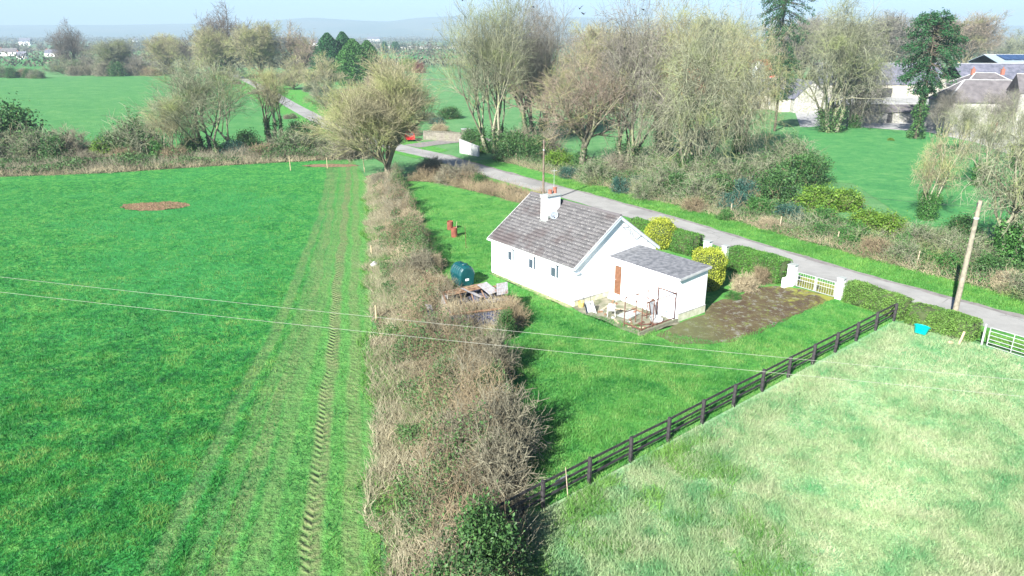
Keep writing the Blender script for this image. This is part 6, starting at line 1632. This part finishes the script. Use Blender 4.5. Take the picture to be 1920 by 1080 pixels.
# ================================================================== UNCOUNTABLE SCRUB AND GRASS
def stems_stuff(name, label, P, top, mat, h=(.5, 1.2), rad=.008, droop=.35, seed=1, lean=.9, segs=3):
    r = np.random.default_rng(seed); n = len(P)
    az = r.random(n) * 2 * np.pi; a = np.abs(r.normal(size=n)) * lean
    D = np.stack([np.sin(a) * np.cos(az), np.sin(a) * np.sin(az), np.cos(a) + .15], 1)
    L = h[0] + (h[1] - h[0]) * r.random(n)
    z = top * (.15 + .75 * r.random(n))
    p, q = grow(np.c_[P, z], D, L, np.full(n, rad), np.full(n, rad * .5), segs, .22, -droop, r)
    V, F = tube_geo(p, q, 3); V[:, 2] = np.maximum(V[:, 2], .02)
    pn = np.clip((.5 * vnoise(P, .9, seed) + .5 * vnoise(P, 2.3, seed + 7) - .5) * 2.6 + .5, 0, 1)
    T = np.repeat(np.clip(r.random(n) * .4 + .62 * pn, 0, 1), p.shape[1] * 3)
    o = link(name, npmesh(name, V, F, M[mat], T)); o['kind'] = 'stuff'; o['label'] = label; return o
def strip_top(t, s, P, hmax, seed):
    return (.35 + .9 * vnoise(P, 2.1, seed)) * hmax * np.interp(t, [0, .15, .45, .75, .92, 1], [.12, .35, .75, 1, .75, .3])
def mound(t, s, P): # lumpy hedge profile, with gaps
    m = .6 * vnoise(P, 1.4, 12) + .55 * vnoise(P, 3.2, 13)
    return np.clip((m - .32) * 2.7, .03, 1.6) * np.interp(t, [0, .15, .45, .75, .92, 1], [.10, .3, .7, 1, .8, .35])
zone = lambda P: vnoise(P, 2.7, 9)
P, t, s = strip_pts(kA, kB, 24000, s0=.08, s1=.97, t0=.02, t1=.9)
w = (zone(P) + .12 * rng.normal(size=len(P)) > .52) 
w &= ~((t < .28) & (rng.random(len(P)) < .8))
stems_stuff('dead_bramble_stems', 'tan dead bramble stems matted along the overgrown garden boundary', P[w], mound(t, s, P)[w] * 1.25 + .12, 'stem_tan', (.35, .95), .009, .35, 61)
P, t, s = strip_pts(kA, kB, 24000, s0=.08, s1=.97, t0=.3, t1=1.0)
w = zone(P) + .12 * rng.normal(size=len(P)) < .50
stems_stuff('brown_thorn_stems', 'brown thorny stems along the lawn side of the overgrown boundary', P[w], mound(t, s, P)[w] * 2.0 + .1, 'stem_brown', (.4, 1.1), .009, .2, 62)
P, t, s = strip_pts(kA, kB, 15000, s0=.08, s1=.97, t0=.3, t1=1.0)
w = vnoise(P, 2.0, 29) > .52
stems_stuff('grey_twig_tangle', 'grey twigs tangled through the overgrown garden boundary', P[w], mound(t, s, P)[w] * 2.2 + .1, 'stem_grey', (.5, 1.3), .009, .08, 63)
def leaf_stuff(name, label, P, z, size, mat, seed, flat=0.2):
    r = np.random.default_rng(seed); Q = np.c_[P, z]; V, F, T = cards(Q, size, r, flat)
    T = T * .6 + .4 * np.repeat(vnoise(P, 1.3, seed), 4)
    o = link(name, npmesh(name, V, F, M[mat], T)); o['kind'] = 'stuff'; o['label'] = label; return o
P, t, s = strip_pts(kA, kB, 80000, s0=.06, s1=.97, t0=.15, t1=1.0)
w = (vnoise(P, 1.9, 39) + .08 * rng.normal(size=len(P)) > .54); r_ = np.random.default_rng(2)
leaf_stuff('ivy_ground_cover', 'patches of ivy and bramble leaves through the overgrown boundary', P[w], mound(t, s, P)[w] * 2.0 * (.45 + .6 * r_.random(w.sum())) + .2, .12, 'ivy_dull', 71)
P, t, s = strip_pts(kA, kB, 24000, s0=.06, s1=.97, t0=.0, t1=.8); w = vnoise(P, 1.7, 49) > .58
leaf_stuff('nettle_leaves', 'fresh green weeds coming up through the boundary bank', P[w], mound(t, s, P)[w] * .9 * rng.random(w.sum()) + .2, .12, 'laurel_green', 75)
edge = lambda s: .10 * (vnoise(np.c_[s * 60, s * 0], 1.0, 31) - .5) * 2
P, t, s = strip_pts(kA, kB, 90000, s0=.06, s1=.98, t0=-.06, t1=.62); w = (t > -.04 + edge(s)) & (vnoise(P, 1.6, 5) + .25 * rng.random(len(P)) > .42)
V, F, T = blades(np.c_[P, .05 + .45 * np.sin(np.pi * np.clip(t, 0, 1))][w], .34, .028, rng, .9); T = np.clip(T * .7 + .3 * np.repeat(vnoise(P[w], 1.2, 8), 3), 0, 1)
o = link('dead_grass', npmesh('dead_grass', V, F, M['straw'], T)); o['kind'] = 'stuff'; o['label'] = 'bleached dead grass on the field side of the boundary bank'
P, t, s = strip_pts(kA, kB, 60000, s0=.06, s1=.98, t0=-.1, t1=.5); w = (vnoise(P, 1.5, 3) + .2 * rng.random(len(P)) > .62)
V, F, T = blades(np.c_[P, .05 + .4 * np.sin(np.pi * np.clip(t, 0, 1))][w], .24, .03, rng, .6); o = link('bank_grass', npmesh('bank_grass', V, F, M['blade_verge'], T)); o['kind'] = 'stuff'; o['label'] = 'green grass on the field side of the boundary bank'
# brambles grown over the ruined shed
c0, s0_ = math.cos(SR), math.sin(SR)
q = np.stack([rng.uniform(-.4, 4.1, 5200), rng.uniform(-1.1, 1.15, 5200)], 1)
keep = (q[:, 1] > .05) | (rng.random(len(q)) < .30); q = q[keep]
Pq = np.c_[SX + q[:, 0] * c0 - q[:, 1] * s0_, SY + q[:, 0] * s0_ + q[:, 1] * c0]
tq = np.where(q[:, 1] > -.15, 1.35 + .35 * vnoise(Pq, .8, 3), (.25 + .9 * (vnoise(Pq, .8, 4) > .55)) * np.clip((q[:, 1] + 1.2), .15, 1))
stems_stuff('shed_brambles', 'dead brambles hanging over the front of the ruined shed', Pq, tq, 'stem_tan', (.3, .9), .008, .3, 69)
q = np.stack([rng.uniform(3.3, 4.6, 2000), rng.uniform(-.6, 2.2, 2000)], 1); Pq = np.c_[SX + q[:, 0] * c0 - q[:, 1] * s0_, SY + q[:, 0] * s0_ + q[:, 1] * c0]
stems_stuff('shed_side_twigs', 'bare twigs standing around the lawn end of the ruined shed', Pq, 1.2 * np.clip(4.9 - q[:, 0], .1, 1), 'stem_brown', (.4, 1.1), .009, .0, 70)
# scrub under the pasture hedge
A_ = np.array(FIELD_TOP) + [0, -.3]; B2 = A_ + [0, 13.0]
_, fa, fb_ = bank('pasture_hedge_bank', A_, B2, .5, M['undergrowth'], 0.0, 8)
P, t, s = strip_pts(fa, fb_, 11000, t0=.0, t1=.7, s0=.25, s1=1); 
stems_stuff('pasture_hedge_scrub', 'brown and grey scrub at the foot of the hedge above the pasture', P, .2 + 1.7 * vnoise(P, 3, 2) * np.clip(t * 5, .1, 1), 'stem_grey', (.5, 1.3), .015, .1, 64, segs=2)
P, t, s = strip_pts(fa, fb_, 5000, t0=-.04, t1=.3, s0=.25, s1=1)
stems_stuff('pasture_hedge_dead_grass', 'pale dead stems at the foot of the hedge above the pasture', P, .1 + .5 * vnoise(P, 3, 2), 'stem_tan', (.4, .9), .016, .2, 65, segs=2)
P, t, s = strip_pts(fa, fb_, 34000, t0=.03, t1=.9, s0=.25, s1=1); w = vnoise(P, 2.6, 12) > .36
leaf_stuff('pasture_hedge_ivy', 'ivy and bramble leaves inside the hedge above the pasture', P[w], (.3 + 2.3 * vnoise(P, 4, 2) * rng.random(len(P)))[w], .26, 'ivy_dull', 72)
# far garden edge scrub
gl = np.array([(-12.8, 87.0), (-9.0, 86.0), (-3.8, 80.2), (2.2, 73.4)]); gu = offset(gl[::-1], -2.6)[::-1] if False else gl + np.array([2.0, 2.2])
_, ga_, gb_ = bank('garden_road_bank', gl, gu, .6, M['bank'], 0, 14)
P, t, s = strip_pts(ga_, gb_, 9000, t0=-.2, t1=1.1)
stems_stuff('garden_edge_brambles', 'tan and brown brambles along the far garden edge beside the road', P, .1 + 1.3 * vnoise(P, 1.6, 5), 'stem_brown', (.4, 1.1), .012, .15, 66)
P, t, s = strip_pts(ga_, gb_, 9000, t0=-.1, t1=1.1); w = vnoise(P, 1.8, 6) > .5
leaf_stuff('garden_edge_leaves', 'green bramble leaves along the far garden edge beside the road', P[w], (.15 + 1.2 * vnoise(P, 1.6, 5) * rng.random(len(P)))[w], .15, 'ivy_dull', 76)
# roadside thicket floor
VO = offset(RF, 4.0)[:11]; VI = offset(RF, 9.5)[:11]
_, ra, rb = bank('thicket_bank', VO, VI, .5, M['undergrowth'], 0, 18)
P, t, s = strip_pts(ra, rb, 9000, t0=-.06, t1=.9)
stems_stuff('thicket_stems', 'mossy bramble and dead stems filling the roadside thicket', P, .2 + 1.5 * vnoise(P, 2.4, 5) * np.clip(t * 4 + .2, .2, 1), 'twig_lichen', (.5, 1.3), .012, .2, 67)
P, t, s = strip_pts(ra, rb, 9000, t0=-.08, t1=.25)
stems_stuff('verge_dead_stems', 'pale dead stalks at the back of the grass verge', P, .1 + .5 * vnoise(P, 2.4, 5), 'stem_tan', (.3, .9), .011, .2, 68, segs=2)
P, t, s = strip_pts(ra, rb, 70000, t0=.0, t1=1.3); w = vnoise(P, 3.0, 44) > .26
leaf_stuff('thicket_leaves', 'ivy and bramble leaves through the roadside thicket', P[w], (.2 + 2.0 * vnoise(P, 3, 15) * rng.random(len(P)) * np.clip(t * 4 + .2, .2, 1))[w], .17, 'ivy_dull', 73)
P, t, s = strip_pts(ra, rb, 22000, t0=-.05, t1=.7); w = vnoise(P, 2.2, 54) > .42
leaf_stuff('thicket_bright_leaves', 'brighter green leaves along the front of the roadside thicket', P[w], (.15 + 1.0 * vnoise(P, 3, 15) * rng.random(len(P)))[w], .16, 'laurel_green', 74)
# wire fence posts behind the verge
for k, f in enumerate(np.linspace(.05, .95, 14)):
    i = f * (len(ra) - 1); j = int(i); x, y = ra[j] * .82 + rb[j] * .18
    t = thing('wire_fence_post', 'grey post half hidden ' + place_label('thorn', 960 + F_PX * x / (y * math.cos(PITCH) + CAM_H * math.sin(PITCH)), THICK, 'in the roadside thicket').replace('bare thorny bush ', ''), 'post', (x, y, 0), 0, 'posts half hidden along the roadside thicket'); c = MB(); c.bar((0, 0, 0), (.03, 0, 1.35), .05, .045, 6); c.obj('post_shaft', M['oldwood'], t)

# grass blades
def grass(name, label, poly, n, h, w, mat, seed, bias=None, z=.05, lean=.45, clump=0.):
    r = np.random.default_rng(seed); P = scatter(poly, n, r, bias)
    hh = h * (.45 + 1.1 * vnoise(P, 1.1, seed)) if True else h
    V, F, T = blades(np.c_[P, np.full(len(P), z)], hh, w, r, lean)
    pn = .45 * vnoise(P, .55, seed + 1) + .35 * vnoise(P, 1.7, seed + 2) + .2 * vnoise(P, 5., seed + 3)
    T = np.clip(T * .25 + np.repeat(np.clip((pn - .5) * 1.9 + .42, 0, 1), 3) * .85, 0, 1)
    o = link(name, npmesh(name, V, F, M[mat], T)); o['kind'] = 'stuff'; o['label'] = label
def inv(q, k=26.): return np.clip((k / np.maximum(q[:, 1], 10)) ** 2, 0, 1)
view_left = [(-0.6 - .2 * y, y) for y in (15, 45, 70, 86)] + [(-74, 86), (-52, 58), (-33, 34), (-21, 15)]
grass('pasture_grass_blades', 'green pasture grass blades', view_left, 170000, .13, .028, 'blade', 81, lambda q: inv(q, 24) * np.min([np.where(np.abs(q[:, 0] - (a_ + b_ * q[:, 1] + c_ * q[:, 1] ** 2)) < w_ * .9, .3, 1.0) for a_, b_, c_, w_, k_ in TRACKS], 0) * np.where(q[:, 0] > -7.2 - .13 * q[:, 1], .38, 1.0) * np.where(np.abs(q[:, 0] + 3.0 + .2 * q[:, 1]) < .35, .25, 1.0), .04, .5)
grass('lawn_grass_blades', 'shaggy lawn grass blades in the cottage garden', [(1.18, 22.45), (24.13, 41.23), (22.4, 45.5), (14.4, 39.2), (12.3, 37.9), (10.6, 38.6), (4.0, 42.9), (-1.9, 51.5), (3.9, 56.5), (2.2, 73), (-12.5, 85), (-9.8, 70), (-7, 57), (-3.6, 45), (.4, 26)], 110000, .12, .03, 'blade_lawn', 82, lambda q: inv(q, 34), .045, .5)
view_pad = [(0.3, 21.5), (24.1, 40.95), (26.8, 38.0), (30, 33), (22, 22), (14, 15), (0, 15)]
grass('paddock_grass_blades', 'pale rough grass blades in the paddock', view_pad, 170000, .17, .032, 'blade_pad', 83, lambda q: inv(q, 22), .045, .7)
def tuss(q): return np.clip((vnoise(q, .8, 90) * .6 + vnoise(q, 2.6, 91) * .5 - .56) * 6, 0, 1) * np.clip((9 + 3 * vnoise(q, 3, 4) - q[:, 0]) / 4, 0, 1)
grass('tussock_grass_blades', 'coarse green tussocks in the near corner of the paddock', view_pad, 9000, .22, .03, 'blade_verge', 84, tuss, .045, .8)
vg = [tuple(p) for p in offset(RF, .15)[1:9]] + [tuple(p) for p in offset(RF, 4.6)[1:9]][::-1]
grass('verge_grass_blades', 'bright grass blades on the road verge', vg, 42000, .16, .04, 'blade_verge', 85, None, .05, .5)
hv = [(25.2, 42.6), (27.9, 38.6), (30.6, 34.2), (31.8, 34.6), (28.6, 39.9), (25.6, 44.2)]
grass('near_verge_grass', 'grass strip between the near hedge and the road', hv, 8000, .18, .04, 'blade_verge', 86, None, .05, .5)

# ================================================================== BIRDS
def bird(u, v, Y, label, wing=.5, rz=0.):
    d = ray(u, v); tt = Y / d[1]; t = thing('rook', label, 'bird', (d[0] * tt, Y, CAM_H + d[2] * tt), rz)
    c = MB(); c.lathe([(0, -.22), (.05, -.17), (.085, -.05), (.08, .06), (.05, .14), (.055, .18), (.03, .23), (.0, .29)], 8); m_ = c.mesh('body', M['bird'], True); m_.transform(Matrix.Rotation(math.radians(75), 4, 'X')); link('body', m_, t)
    for s in (-1, 1):
        c = MB(); c.poly([(s * .04, .10, .03), (s * .22, .14, .03 + wing * .35), (s * .46, -.02, .03 + wing * .6), (s * .26, -.12, .03 + wing * .3), (s * .04, -.10, .02)], [(0, 1, 2, 3, 4)]); c.obj('wing', M['bird'], t)
    c = MB(); c.poly([(-.03, .15, 0), (.03, .15, 0), (.08, .36, 0), (-.08, .36, 0)], [(0, 1, 2, 3)]); c.obj('tail', M['bird'], t)
for u, v, Y, l, w in ((1087, 16, 96, 'black rook in flight above the brown twigged tree, higher of the pair', .6), (1094, 26, 96, 'black rook in flight just below its neighbour above the brown tree', .3), (1140, 40, 95, 'black rook settling in the twigs right of the flying pair', .1),
                      (1206, 18, 92, 'black rook perched high in the mossy tree', .05), (867, 1, 108, 'black rook near the top left of the tall many stemmed tree', .4), (1521, 3, 130, 'black rook in the sky above the stone gabled shed', .5),
                      (1000, 13, 108, 'black rook in the top right twigs of the tall many stemmed tree', .1), (1684, 33, 130, 'black rook flying left of the dark conifer top', .3)):
    bird(u, v, Y, l, w, rr.random() * 6)

# ================================================================== HAZE
hz = MB(); hz.box((0, 4500 - 150, 150), (18700, 9760, 302)); hm = bpy.data.materials.new('haze'); hm.use_nodes = True
hn = hm.node_tree; hn.nodes.remove(hn.nodes['Principled BSDF']); pv = hn.nodes.new('ShaderNodeVolumePrincipled')
pv.inputs['Color'].default_value = (.46, .62, .74, 1); pv.inputs['Density'].default_value = HAZE_DENSITY; pv.inputs['Anisotropy'].default_value = 0.0
hn.links.new(pv.outputs[0], hn.nodes['Material Output'].inputs['Volume'])
ho = hz.obj('haze', hm); ho['kind'] = 'stuff'; ho['label'] = 'pale blue air thickening toward the hills'

rank_labels()
